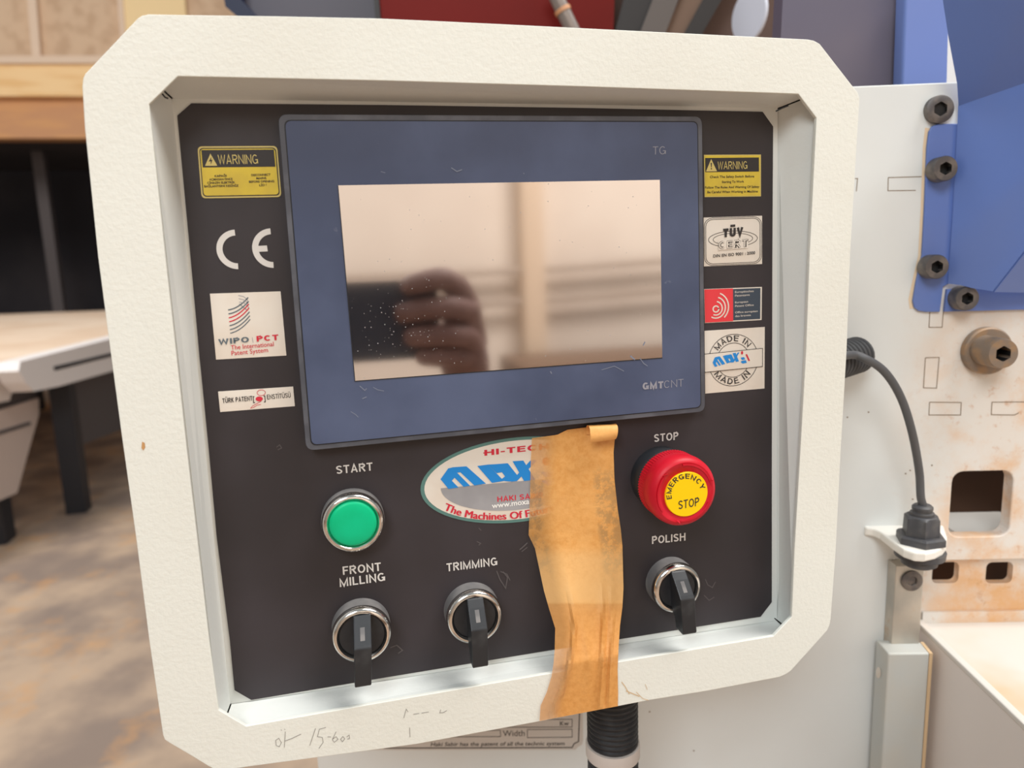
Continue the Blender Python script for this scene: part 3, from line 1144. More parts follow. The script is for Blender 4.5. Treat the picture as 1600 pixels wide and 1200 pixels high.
# raised turning arrows round the rim
av, af = [], []
for k in range(3):
    a0 = math.radians(20 + 120 * k)
    for i in range(11):
        a = a0 + math.radians(75) * i / 10
        for rr_ in (r * .765, r * .815):
            av.append(c + NRM * (he + .0004) + Vector((rr_ * math.cos(a), 0, rr_ * math.sin(a))))
    b0 = k * 24
    af += [(b0 + 2 * i, b0 + 2 * i + 1, b0 + 2 * i + 3, b0 + 2 * i + 2) for i in range(10)]
    a = a0 - math.radians(9)
    av += [c + NRM * (he + .0004) + Vector((r * .79 * math.cos(a), 0, r * .79 * math.sin(a))),
           c + NRM * (he + .0004) + Vector((r * .87 * math.cos(a0), 0, r * .87 * math.sin(a0)))]
    af += [(b0 + 22, b0 + 0, b0 + 23)]
ar = pyd('turning_arrows', av, af, M_RED, es)
solid(ar, .0005)
dc = PAN.pt(1073, 772.6, he)
yc = Vector((dc.x, 0, dc.z))
ry = 36.3 * PAN.mm(1073, 772, he)
lathe('yellow_disc', [(ry, he - .0014), (ry, he - .0003), (ry - .0003, he), (.0005, he)], yc, NRM, M_YELL, es, seg=48)
d = Decal(PAN, he, es)
d.path_text('lettering', M_INK, 'EMERGENCY', [(1072.5 + 23.5 * math.cos(math.radians(a)), 772 - 24 * math.sin(math.radians(a))) for a in range(197, 5, -12)], 8.0, 0, 1, wt=.17, gapw=.22)
d.text('lettering', M_INK, 'STOP', (1060, 796), (1092.5, 790), 13.2, 0, 1, wt=.14)
d.done()

# ---- marks on the frame
d = Decal(PAN, D_F + 0.00003, fr)
Zb = lambda x, y: (400 + x / 2.667, 1060 + y / 2.667)
for pts in ([(82, 258), (95, 250), (106, 268), (97, 285), (84, 280), (82, 258)], [(122, 222), (118, 288)], [(118, 262), (150, 250), (188, 232)],
            [(104, 214), (108, 217)], [(118, 212), (122, 214)], [(248, 208), (224, 280)], [(292, 204), (264, 212), (256, 243), (276, 246), (280, 266), (262, 292)],
            [(298, 244), (312, 244)], [(334, 222), (318, 256), (326, 266), (342, 254), (334, 243), (320, 252)], [(352, 254), (362, 242), (370, 252), (360, 264), (352, 254)],
            [(378, 244), (388, 236), (390, 250), (380, 254)], [(616, 165), (626, 128), (634, 140)], [(640, 205), (642, 245)], [(655, 150), (680, 146)], [(690, 145), (720, 140)],
            [(770, 130), (766, 144), (780, 143), (795, 134)]):
    d.stroke('pencil_note', M_PENCIL, [Zb(*p) for p in pts], .9)
d.poly('rust_spot', M_RUST, [(222, 690), (226, 692), (227, 699), (224, 704), (221, 700)], 1)
DU = Z6 = lambda x, y: (840 + x / 2.857, 1020 + y / 2.857)
for pts, w in (([(375, 130), (390, 150), (410, 185)], 1.4), ([(395, 170), (430, 185), (455, 195)], 1.6), ([(440, 175), (470, 205), (495, 212)], 1.0), ([(480, 140), (490, 165)], .8)):
    d.stroke('wood_dust', M_DUSTBEIGE, [Z6(*p) for p in pts], w)
d.done()

# ================================================================== TAPE
mt = bpy.data.materials.new('kraft_tape')
mt.use_nodes = True
nt = mt.node_tree
b = nt.nodes['Principled BSDF']
b.inputs['Roughness'].default_value = 0.6
b.inputs['Subsurface Weight'].default_value = 0.0
uvn = nt.nodes.new('ShaderNodeUVMap')
uvn.uv_map = 'UVMap'
sep = nt.nodes.new('ShaderNodeSeparateXYZ')
nt.links.new(uvn.outputs[0], sep.inputs[0])
tco = nt.nodes.new('ShaderNodeTexCoord')


def noise(scale, detail=5, rough=.6):
    k = nt.nodes.new('ShaderNodeTexNoise')
    k.inputs['Scale'].default_value = scale
    k.inputs['Detail'].default_value = detail
    k.inputs['Roughness'].default_value = rough
    nt.links.new(tco.outputs['Object'], k.inputs['Vector'])
    return k.outputs['Fac']


def rng(v, a, b_, lo=0, hi=1):
    k = nt.nodes.new('ShaderNodeMapRange')
    k.interpolation_type = 'SMOOTHSTEP'
    for nme, val in (('From Min', a), ('From Max', b_), ('To Min', lo), ('To Max', hi)):
        k.inputs[nme].default_value = val
    nt.links.new(v, k.inputs['Value'])
    return k.outputs[0]


def mth(op, a, b_):
    k = nt.nodes.new('ShaderNodeMath')
    k.operation = op
    for i, v in enumerate((a, b_)):
        if isinstance(v, (int, float)):
            k.inputs[i].default_value = v
        else:
            nt.links.new(v, k.inputs[i])
    return k.outputs[0]


def mixc(fac, a, b_):
    k = nt.nodes.new('ShaderNodeMix')
    k.data_type = 'RGBA'
    nt.links.new(fac, k.inputs[0])
    for i, v in ((6, a), (7, b_)):
        if isinstance(v, tuple):
            k.inputs[i].default_value = (*lin(v), 1)
        else:
            nt.links.new(v, k.inputs[i])
    return k.outputs[2]


kr = mixc(rng(noise(420, 3), .35, .7), (232, 172, 98), (224, 160, 84))
kr = mixc(rng(noise(30, 4), .4, .7), kr, (234, 176, 104))
# darker, well stuck-down bands where the panel shows through the paper
uu, vv = sep.outputs[0], sep.outputs[1]
side = mth('MAXIMUM', rng(uu, .19, .12), rng(uu, .72, .80))
zone = mth('MULTIPLY', rng(vv, .12, .2), rng(vv, .56, .46))
speck = rng(noise(220, 6, .75), .42, .58)
fac = mth('MULTIPLY', mth('MULTIPLY', side, zone), speck)
kr = mixc(mth('MULTIPLY', fac, .55), kr, (160, 130, 88))
# paler middle, where the strip lifts
pale = mth('MULTIPLY', rng(vv, .40, .46), rng(vv, .66, .58))
kr = mixc(mth('MULTIPLY', pale, .45), kr, (232, 190, 130))
kr = mixc(mth('MULTIPLY', rng(vv, .600, .612), .55), kr, mixc(rng(noise(420, 3), .35, .7), (206, 140, 70), (196, 130, 60)))   # second, overlapping strip
nt.links.new(kr, b.inputs['Base Color'])
al = rng(uu, .10, .36, .60, .97)
nt.links.new(al, b.inputs['Alpha'])
bp = nt.nodes.new('ShaderNodeBump')
bp.inputs['Strength'].default_value = .35
bp.inputs['Distance'].default_value = .0008
nt.links.new(noise(260, 3), bp.inputs['Height'])
nt.links.new(bp.outputs[0], b.inputs['Normal'])
M_TAPE = mt

ZT = lambda x, y: (800 + x / 2.4, 640 + y / 2.4)
TL_ = [ZT(*p) for p in ((75, 98), (70, 200), (68, 300), (65, 400), (62, 470), (86, 520), (103, 600), (120, 680), (140, 750), (162, 820), (160, 900), (156, 950), (148, 1000), (130, 1060), (107, 1110), (103, 1168))]
TR_ = [ZT(*p) for p in ((390, 58), (381, 160), (384, 260), (396, 370), (408, 450), (414, 510), (416, 590), (418, 670), (414, 740), (405, 810), (400, 885), (398, 930), (396, 975), (397, 1020), (398, 1065), (397, 1112))]
NR, NC = 90, 26


def poly_at(P, t):
    t = t * (len(P) - 1)
    i = min(int(t), len(P) - 2)
    f_ = t - i
    return (P[i][0] * (1 - f_) + P[i + 1][0] * f_, P[i][1] * (1 - f_) + P[i + 1][1] * f_)


rnd = random.Random(3)
tv, tf, tuv = [], [], []
for j in range(NR + 1):
    t = j / NR
    l, r_ = poly_at(TL_, t), poly_at(TR_, t)
    for i in range(NC + 1):
        s = i / NC
        x = l[0] * (1 - s) + r_[0] * s
        y = l[1] * (1 - s) + r_[1] * s
        if j == 0:                                    # torn top edge rises towards the right
            y += 10 * max(0, (0.35 - abs(s - .35))) * 0 + (6 if s < .3 else 6 - 10 * min(1, (s - .3) / .12)) * .6
        crease = 948 - 4 * s
        ys = y
        rim = 1046 - 22 * (x - 845) / 120
        lift = 838 - 6 * s
        if ys < lift:
            off = .0013 + .0002 * math.sin(9 * s + 5 * t)
        elif ys < crease:                             # the strip leaves the panel ...
            k = (ys - lift) / (crease - lift)
            off = .0013 + .0085 * k * k * (1.6 - .6 * k)
        elif ys < rim:                                # ... and spans to the frame
            k = (ys - crease) / (rim - crease)
            off = .0098 + (D_F + .0009 - .0098) * k
        else:
            off = D_F + .0009
        # long folds in the free hanging lower half
        if ys > crease - 60:
            g = min(1, (ys - crease + 60) / 80)
            f1 = .33 - .16 * max(0, (ys - crease)) / 180
            f2 = .72 + .08 * max(0, (ys - crease)) / 180
            f3 = .86 + .05 * max(0, (ys - crease)) / 180
            for c0, wd, am in ((f1, .035, .0022), (f2, .03, .0018), (f3, .025, .0016), (.5 + .1 * math.sin(ys / 40), .06, .0007)):
                off += g * am * math.exp(-((s - c0) / wd) ** 2)
        # diagonal soft creases in the stuck-down top
        for (cx, cy, ang, wd, am) in ((900, 735, .5, 4, .0005), (930, 720, -.35, 3, .0006), (880, 770, -.7, 5, .0004), (940, 700, 1.4, 2.5, .0006)):
            dd = (x - cx) * math.sin(ang) - (y - cy) * math.cos(ang)
            al_ = (x - cx) * math.cos(ang) + (y - cy) * math.sin(ang)
            off += am * math.exp(-(dd / wd) ** 2) * math.exp(-(al_ / 30) ** 2)
        tv.append(PAN.pt(x, y, off))
        tuv.append((s, (y - 664) / 460))
for j in range(NR):
    for i in range(NC):
        a0 = j * (NC + 1) + i
        tf.append((a0, a0 + NC + 1, a0 + NC + 2, a0 + 1))


def set_uv(o, uvs):
    lay = o.data.uv_layers.new(name='UVMap')
    for p in o.data.polygons:
        for li in p.loop_indices:
            lay.data[li].uv = uvs[o.data.loops[li].vertex_index]


tape = pyd('masking_tape', tv, tf, M_TAPE, None, 25)
set_uv(tape, tuv)
tag(tape, 'wrinkled strip of brown masking tape stuck over the oval badge and the frame bottom', 'tape')
# curled corner at the top right
cv, cf, cuv = [], [], []
for j in range(15):
    th = math.radians(-20 + 250 * j / 14)
    for i in range(9):
        s = i / 8
        x = 919 + 44 * s
        yc_ = 677 - 2 * s + (4 * (1 - s) if j > 9 else 0)
        px_ = x - (3.5 * s * max(0, j - 8) / 6)
        rr_ = .0036
        cvp = PAN.pt(px_, yc_, .0016 + rr_)
        cv.append(cvp + Vector((0, rr_ * math.cos(th), rr_ * 1.15 * math.sin(th))))
        cuv.append((.45 + .2 * s, .3))
for j in range(14):
    for i in range(8):
        a0 = j * 9 + i
        cf.append((a0, a0 + 1, a0 + 10, a0 + 9))
cur = pyd('curled_corner', cv, cf, M_TAPE, tape, 40)
set_uv(cur, cuv)

# ================================================================== EDGE BANDING MACHINE (right)
M_MACH = bpy.data.materials.new('white_machine_paint')
M_MACH.use_nodes = True
nt = M_MACH.node_tree
b = nt.nodes['Principled BSDF']
b.inputs['Roughness'].default_value = .5
tco = nt.nodes.new('ShaderNodeTexCoord')
geo = nt.nodes.new('ShaderNodeNewGeometry')
sp = nt.nodes.new('ShaderNodeSeparateXYZ')
nt.links.new(geo.outputs['Position'], sp.inputs[0])
low = rng(sp.outputs[2], H0 + .05, H0 - .10)
rgt = rng(sp.outputs[0], .27, .36)
wn = rng(noise(16, 6, .65), .40, .66)
dust = mth('MULTIPLY', mth('MULTIPLY', low, rgt), mth('ADD', mth('MULTIPLY', wn, .8), .22))
base = mixc(rng(noise(6, 3), .35, .7), (224, 227, 226), (219, 220, 217))
pt = mixc(dust, base, (220, 172, 124))
fine = mth('MULTIPLY', rng(noise(140, 5, .7), .56, .72), mth('MULTIPLY', low, rgt))
pt = mixc(mth('MULTIPLY', fine, .6), pt, (196, 140, 92))
nt.links.new(pt, b.inputs['Base Color'])

M_TRAY = mat('dusty_white_paint', (214, 209, 202), 0.5, rgb2=(216, 176, 136), nscale=6, nlo=.5, nhi=.72,
             spots=((176, 136, 100), 40, .66, .8))
M_SIDE = mat('pale_grey_paint', (228, 220, 215), 0.45, rgb2=(220, 211, 205), nscale=5)
M_STEEL = mat('brushed_steel', (176, 172, 164), 0.45, metal=.6, rgb2=(196, 188, 176), nscale=30, spots=((186, 150, 110), 45, .62, .8))
M_GALV = mat('grey_painted_steel', (192, 195, 192), 0.5, metal=.1, rgb2=(196, 194, 186), nscale=18)
M_BLUE = mat('blue_guard_paint', (92, 118, 184), 0.4, rgb2=(96, 118, 178), nscale=12, spots=((170, 176, 196), 60, .70, .86))
M_BOLT = mat('dark_bolt_steel', (92, 88, 88), 0.5, metal=.5, rgb2=(120, 112, 106), nscale=120)
M_RUSTY = mat('rusty_bolt_steel', (136, 120, 106), 0.6, metal=.35, rgb2=(160, 130, 100), nscale=120)
M_SOCK = mat('bolt_socket', (24, 23, 24), 0.6)
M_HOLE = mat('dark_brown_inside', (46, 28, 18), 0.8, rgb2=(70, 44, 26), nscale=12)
M_SEAM = mat('seam_line', (136, 116, 96), 0.8)
M_CABLE = mat('grey_cable', (82, 82, 84), 0.5)
M_CONDUIT = mat('black_conduit', (28, 29, 33), 0.45, rgb2=(44, 45, 48), nscale=80)
M_GREYCOND = mat('grey_conduit', (70, 70, 72), 0.5)
M_CLAMP = mat('white_clamp', (205, 196, 190), 0.5)

wu = lambda x, y, w=0: WALL.uv(x, y, w)
uL = wu(497, 1200)[0]
uR = wu(1600, 600)[0] + 0.16
vT = wu(1400, 132)[1]
vLedge = wu(1520, 875)[1]
uP = wu(1405, 900)[0]
vB = -1.0
mach = empty('edge_banding_machine', WALL.at((uL + uR) / 2, -H0, -.05), 'white edge banding machine with blue guard and dusty tray behind the control box', 'machine')


def wl(pts, off=0.0):
    return [WALL.at(u, v, off) for u, v in pts]


def hole_px(x0, x1, y0, y1, rpx, off=0.0):
    a, b_ = wu(x0, y0, off), wu(x1, y1, off)
    r_ = rpx * WALL.mm(x0, y0)
    return rrect(a[0], b_[0], b_[1], a[1], r_)


main = plate('side_plate', wl([(uL, vB), (uP, vB), (uP, vLedge), (uR, vLedge), (uR, vT), (uL, vT)]), M_MACH, -WALL.n * 0.011, mach,
             holes=[wl(hole_px(1489, 1576, 737, 838, 17))])
bevel(main, .0008, 2)
main['label'] = 'white painted side plate with cut-outs and slot seams'
# strip below the ledge, set back, with two square holes
vS = wu(1520, 968)[1]
strip = plate('slotted_strip', wl([(uP, vS), (uR, vS), (uR, vLedge + .01), (uP, vLedge + .01)], -.0115), M_MACH, -WALL.n * .006, mach,
              holes=[wl(hole_px(1471, 1511, 889, 922, 9), -.0115), wl(hole_px(1557, 1597, 889, 922, 9), -.0115)])
# inside of the machine behind the holes
uI0, uI1 = wu(1440, 700)[0], uR
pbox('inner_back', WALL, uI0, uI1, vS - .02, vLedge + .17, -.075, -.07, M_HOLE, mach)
a_, b2_ = wu(1470, 800, -.05), wu(1545, 814, -.05)
pbox('inner_shelf', WALL, a_[0], b2_[0] + .02, b2_[1] - .005, b2_[1] + .0, -.07, -.012, M_TRAY, mach)
# seams of the welded tabs
d = Decal(WALL, .00005, main)
for pts in ([(1440, 276), (1388, 277.5), (1387.5, 298), (1431, 297.5)], [(1336, 279), (1340, 279), (1338, 299)],
            [(1453, 487), (1451.5, 511.5), (1472, 511.5), (1474, 487)], [(1446, 559), (1467.5, 558.5), (1463.5, 606.5), (1443, 606), (1446, 559)],
            [(1452.5, 628.5), (1502, 629), (1501, 648.5), (1451.5, 648.5), (1452.5, 628.5)], [(1602, 628), (1550, 628.5), (1549, 648), (1585, 648.5), (1592, 645)]):
    d.stroke('seam', M_SEAM, pts, 1.3)
for x, y in ((1429, 720), (1456, 727), (1422, 735), (1415, 740), (1426, 780), (1357, 644), (1324, 652), (1084, 1173), (1015, 1112)):
    d.poly('speck', M_SEAM, [(x - 1.6, y), (x, y - 1.4), (x + 1.8, y), (x, y + 1.5)])
d.done()
# maker's rating plate low on the side plate
npq = [(500, 1080), (910, 1080), (911, 1158), (909, 1164), (903, 1167), (899, 1171.5), (500, 1172)]
npl = plate('rating_plate', [WALL.pt(x, y, .0006) for x, y in npq], mat('rating_plate_metal', (206, 200, 194), .4, metal=.1), -WALL.n * .0006, mach)
npl['label'] = 'silver rating plate with black framed fields'
d = Decal(WALL, .0006, npl)
d.stroke('border_line', M_INK, [(600, 1169), (894, 1168), (897, 1162), (904, 1158.5), (906, 1100)], 1.6)
for q_ in ([(600, 1152), (782, 1151), (782, 1141), (600, 1142)], [(824, 1152.6), (894, 1152), (894, 1139.5), (824, 1140)], [(600, 1137), (894, 1136), (894, 1124), (600, 1125)]):
    d.stroke('field_line', M_INK, q_, .9, closed=True)
d.text('lettering', M_INK, 'Width', (786, 1150.5), (820, 1150), 9, 0, 1)
d.text('lettering', M_INK, 'Kw', (875, 1134), (889, 1133.5), 7, .01, 1)
d.text('lettering', M_INK, 'Haki Sabir has the patent of all the technic system', (673, 1166), (882, 1164.5), 6.0, .014, 1, shear=.2)
d.done()


# cap screws, all one mesh
def bolt_geo(r, h):
    return [(r, 0), (r, h * .9), (r * .93, h), (r * .55, h), (r * .53, h, True), (r * .53, h * .45, True), (.0003, h * .45)]


def bolt(name, pl, px, py, r, h, mt, parent, off=0.0, washer=None, headoff=True):
    p = pl.pt(px, py, off + h)
    c_ = p - pl.n * h
    o = lathe(name, bolt_geo(r, h), c_, pl.n, mt, parent, seg=36)
    o.data.materials.append(M_SOCK)
    a = pl.n
    for f_ in o.data.polygons:
        cf_ = f_.center + WLOC[o] - c_
        if (cf_ - a * cf_.dot(a)).length < r * .5 and cf_.dot(a) < h * .98:
            f_.material_index = 1
    return o


# blue guard: flange on the plate, folded hood towards the viewer
GF = .0025
flq = [(1499, 193), (1466, 193.5), (1457, 197), (1452, 206), (1449, 230), (1445, 330), (1441, 400), (1432, 440), (1427, 470), (1429, 480), (1436, 486), (1447, 487.5),
       (1469, 487.5), (1474, 448), (1484, 443), (1492, 300)]
guard = plate('guard', [WALL.pt(x, y, GF) for x, y in flq], M_BLUE, -WALL.n * .0022, mach)
bevel(guard, .0006)
guard['label'] = 'blue painted sheet metal guard with cap screws'
lowf = [(1480, 452), (1476, 487), (1700, 481), (1700, 440)]
plate('lower_flange', [WALL.pt(x, y, GF + .0005) for x, y in lowf], M_BLUE, -WALL.n * .0022, guard)


def sheet(name, pts, mt, parent, t=.002):
    vs = [WALL.pt(x, y, w) for x, y, w in pts]
    o = pyd(name, vs, [tuple(range(len(vs)))], mt, parent)
    solid(o, t, 0)
    return o


def plane3(a, b_, c_):
    nn = (b_ - a).cross(c_ - a).normalized()

    def f(px, py):
        dd = ray(px, py)
        return C + dd * ((a - C).dot(nn) / dd.dot(nn))
    return f


def flat_sheet(name, f, pts):
    vs = [f(*p) for p in pts]
    o = pyd(name, vs, [tuple(range(len(vs)))], M_BLUE, guard)
    solid(o, .002, 0)
    return o


gA, gB = WALL.pt(1498, 165, .004), WALL.pt(1482, 443, .004)
f_side = plane3(gA, gB, WALL.pt(1700, 265, .055))
flat_sheet('hood_side', f_side, [(1498, 165), (1497, 193), (1490, 330), (1482, 443), (1500, 445), (1520, 450), (1552, 455), (1602, 391), (1700, 265), (1700, 95)])
f_top = plane3(gA, f_side(1700, 95), WALL.pt(1470, -25, .045))
flat_sheet('hood_top', f_top, [(1470, -25), (1483, 60), (1496, 130), (1498, 165), (1700, 95), (1700, -25)])
f_cham = plane3(f_side(1552, 455), f_side(1700, 265), WALL.pt(1700, 458, .008))
flat_sheet('hood_chamfer', f_cham, [(1552, 455), (1602, 391), (1700, 265), (1700, 458), (1620, 456.5)])
d = Decal(WALL, .0001, main)
d.stroke('wood_dust', mat('pale_dust', (232, 206, 172), .9), [(1450, 200), (1446.5, 230), (1443, 330), (1439, 400), (1430, 440), (1424, 468), (1426, 482)], 9)
d.done()
r8 = .0082
for x, y, rr_, par, of in ((1470, 170, .0086, mach, 0), (1478, 263, .0078, guard, GF), (1464.5, 417, .0078, guard, GF), (1512, 466.5, .0078, guard, GF)):
    bolt('cap_screw', WALL, x, y, rr_, .010 if par is guard else .0045, M_BOLT, par, of)
# large rusty screw with washer
wc = WALL.pt(1546, 549, .006)
lathe('washer', [(.0005, 0), (.0158, 0), (.0158, .0045), (.0148, .0055), (.009, .0055), (.009, .002), (.0005, .002)], wc - WALL.n * .0055, WALL.n, M_RUSTY, mach)
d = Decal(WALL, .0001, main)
d.poly('slot_gap', M_SOCK, [(1514, 545), (1517, 538), (1523, 538), (1523, 561), (1517, 560), (1514, 553)], 1)  # flat dark patch at the washer's left edge
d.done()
bolt('cap_screw', WALL, 1568, 553, .0098, .022, M_RUSTY, mach, .004)
# steel upright: narrow strap above, square tube below
s0, s1 = wu(1396, 950, .012), wu(1440, 950, .012)
vt_, vb_ = wu(1415, 884, .012)[1], wu(1415, 1006, .012)[1]
strap = pbox('steel_strap', WALL, s0[0], s1[0], vb_ - .01, vt_, .0003, .012, M_STEEL, mach)
bevel(strap, .0006)
lathe('countersunk_screw', [(.0005, 0), (.0072, 0), (.0072, .0012), (.0064, .0016), (.0035, .0014), (.0033, .0008, True), (.0033, .0002, True), (.0003, .0002)],
      WALL.pt(1424, 907, .0122), WALL.n, M_BOLT, mach, seg=36)
zt = vb_
f0, f1 = wu(1388, 1022, .0), None
# front corner of the tube: unproject onto the horizontal plane of its top
zt_w = H0 + zt
A0, A1 = zpt(1388, 1021.5, zt_w), zpt(1452.5, 1021, zt_w)
B0, B1 = zpt(1369, 999, zt_w), zpt(1438, 1003, zt_w)
dn = Vector((0, 0, -.6))
tubeo = hexa8('square_tube', [A0, A1, B1, B0, A0 + dn, A1 + dn, B1 + dn, B0 + dn], M_GALV, mach)
bevel(tubeo, .001)
ddx = (A1 - A0).normalized() * .0022
hexa8('dusty_seam', [A1, A1 + ddx, B1 + ddx, B1, A1 + dn, A1 + ddx + dn, B1 + ddx + dn, B1 + dn], M_DUSTBEIGE, mach)
# little hole in the tube's side
nl = (B0 - A0).normalized()
sidepl = Plane(A0, nl.cross(Vector((0, 0, 1))) if nl.cross(Vector((0, 0, 1))).dot(C - A0) > 0 else -nl.cross(Vector((0, 0, 1))))
pyd('tube_hole', [sidepl.pt(1372.5 + 4.0 * math.cos(t), 1051 + 9 * math.sin(t), .0003) for t in [i * math.pi / 8 for i in range(16)]], [tuple(range(16))], M_LABEL, mach)
# dusty tray running out towards the viewer
uT, vRim = wu(1440, 978, 0)
W_T = .30
uTR = uT + .34
rim = pbox('tray_rim', WALL, uT, uT + .0055, vRim - .004, vRim, -.0112, W_T, M_TRAY, mach)
bevel(rim, .001)
pbox('tray_side', WALL, uT + .0004, uT + .004, vRim - .7, vRim - .0035, -.0112, W_T, M_SIDE, mach)
pbox('tray_floor', WALL, uT + .005, uTR, vRim - .006, vRim - .003, -.018, W_T, M_TRAY, mach)
tb = wu(1500, 950, -.0105)
pbox('tray_back_fold', WALL, uT + .0055, uTR, vRim - .004, vS + .001, -.0125, -.0095, M_MACH, mach)
d = None

# cable bracket
zb = wu(1400, 821)[1] + H0
brq = [(1350, 820), (1352, 824), (1365, 826), (1376, 831), (1396, 847), (1412, 858), (1428, 863.5), (1446, 864.5), (1462, 861), (1474, 855), (1479, 848), (1480, 838), (1474, 820)]
br = plate('cable_bracket', [zpt(x, y, zb) for x, y in brq], mat('white_bracket_paint', (234, 230, 222), .45), Vector((0, 0, -.006)), mach)
bevel(br, .0012, 2)
br['label'] = 'white rounded cable bracket'

# cable gland
gc = zpt(1438, 846, zb)
gl = empty('cable_gland', gc, 'dark grey ribbed plastic cable gland clamped in the white bracket', 'cable gland')
px1 = (gc - C).dot(fwd) / F
UPV = Vector((0, 0, 1))
M_GLAND = mat('gland_plastic', (66, 66, 70), .5, rgb2=(82, 80, 80), nscale=90)
lathe('lock_nut', [(.002, .0), (36 * px1, 0, True), (36 * px1, 10 * px1, True), (33 * px1, 13 * px1, True), (.002, 13 * px1)], gc, UPV, M_GLAND, gl, seg=36, smooth=25)
lathe('gland_body', [(.002, 12 * px1), (27 * px1, 12 * px1, True), (26 * px1, 40 * px1, True), (22 * px1, 43 * px1), (20 * px1, 44 * px1), (.002, 44 * px1)], gc, UPV, M_GLAND, gl, seg=36, smooth=25)
lathe('ribbed_neck', [(.002, 43 * px1), (17 * px1, 43 * px1), (17 * px1, 48 * px1), (14 * px1, 49 * px1), (14 * px1, 52 * px1), (15 * px1, 53 * px1), (15 * px1, 57 * px1), (12 * px1, 60 * px1), (.002, 60 * px1)], gc, UPV, M_GLAND, gl, seg=32)
lathe('lower_nut', [(.002, -.0058), (37 * px1, -.0058), (36 * px1, -.0058 - 10 * px1), (27 * px1, -.0058 - 11 * px1), (26 * px1, -.0058 - 22 * px1), (20 * px1, -.0058 - 26 * px1), (.002, -.0058 - 26 * px1)], gc, UPV, M_GLAND, gl, seg=32)
# cable from behind the box to the gland
top = gc + UPV * 58 * px1
woff = (top - WALL.o).dot(WALL.n)
_c0 = WALL.pt(1290, 557, .046)
cpts = [Vector((.160, .006, _c0.z - .002)), Vector((.172, .010, _c0.z - .001)), WALL.pt(1325, 555, .046), WALL.pt(1355, 562, .045), WALL.pt(1384, 583, .043), WALL.pt(1408, 622, .04), WALL.pt(1425, 675, .038),
        WALL.pt(1436, 735, woff), WALL.pt(1438.5, 775, woff), top + Vector((0, 0, .0)), top - UPV * .01]
cable = tube('cable', catmull(cpts, 8), 6.0 * px1, M_CABLE, None, 14)
tag(cable, 'thin grey cable curving down from behind the control box to the gland', 'cable')
hose = corr_tube('corrugated_conduit', WALL.pt(1341, 554, .0105), Vector((.160, .026, WALL.pt(1338, 554, .0).z - .003)), 28 * WALL.mm(1340, 555), M_GREYCOND, None, .0044, .0034)
tag(hose, 'grey corrugated conduit stub entering the white side plate behind the box', 'conduit')
# conduit under the box
zc = H0 - .2225
pc = PAN.pt(957, 1130, -.022)
rc_ = 40 * PAN.mm(957, 1130, -.022)
cond = empty('corrugated_conduit', (pc.x, pc.y, zc - .4), 'thick black corrugated conduit with a white ring below the control box', 'conduit')
zr = PAN.pt(957, 1168, -.022).z
corr_tube('conduit_hose', (pc.x, pc.y, zr + .004), (pc.x, pc.y, zc), rc_, M_CONDUIT, cond, .0032, .001)
corr_tube('conduit_hose', (pc.x, pc.y, zc - .4), (pc.x, pc.y, zr - .003), rc_, M_CONDUIT, cond, .0032, .001)
lathe('conduit_ring', [(.004, 0), (rc_ * 1.05, 0), (rc_ * 1.06, .001), (rc_ * 1.06, .007), (rc_ * 1.05, .008), (.004, .008)], (pc.x, pc.y, zr - .004), UPV, M_CLAMP, cond)

# ================================================================== UPPER MACHINE PARTS ABOVE THE BOX
M_PURPLE = mat('dusky_blue_paint', (98, 94, 112), .5, rgb2=(108, 100, 112), nscale=4)
M_POST = mat('mid_blue_paint', (112, 134, 196), .45)
M_SLATEP = mat('slate_paint', (84, 82, 94), .5)
M_NAVY = mat('navy_edge', (22, 32, 62), .5)
M_REDP = mat('red_cover_paint', (112, 18, 10), .5, rgb2=(96, 14, 8), nscale=3, spec=.15)
M_BROWN = mat('brown_panel', (92, 66, 54), .6, rgb2=(72, 52, 46), nscale=3)
M_BLKBAR = mat('black_bar', (32, 27, 27), .5)
M_GREYBAR = mat('grey_bar', (92, 84, 80), .5)
M_DISC = mat('white_disc', (222, 226, 240), .4)
M_ROD = mat('clear_rod', (150, 140, 134), .2, metal=.3)
M_BAND = mat('orange_band', (204, 150, 110), .5)
UPM = Plane((0, .62, H0), (math.sin(_a), -math.cos(_a), 0))
hd = empty('machine_hood', UPM.pt(900, 130), 'raised machine hood with red cover and dark bars above the control box', 'machine hood')


def up_plate(name, pts, mt, off=0.0, t=.02, par=None):
    # carry each sheet on along its own side edges, down to the machine's side plate
    if len(pts) == 4:
        (x0, y0), (x1, y1), (x2, y2), (x3, y3) = pts
        k = lambda xa, ya, xb, yb, y: xa + (xb - xa) * (y - ya) / (yb - ya)
        pts = [(k(x0, y0, x1, y1, -200), -200), (k(x0, y0, x1, y1, 330), 330), (k(x3, y3, x2, y2, 330), 330), (k(x3, y3, x2, y2, -200), -200)]
    pts = [(x, 330) if y >= 90 else (x, y - 160 if y == -40 else y) for x, y in pts]
    return plate(name, [UPM.pt(x, y, off) for x, y in pts], mt, -UPM.n * t, par if par is not None else hd)


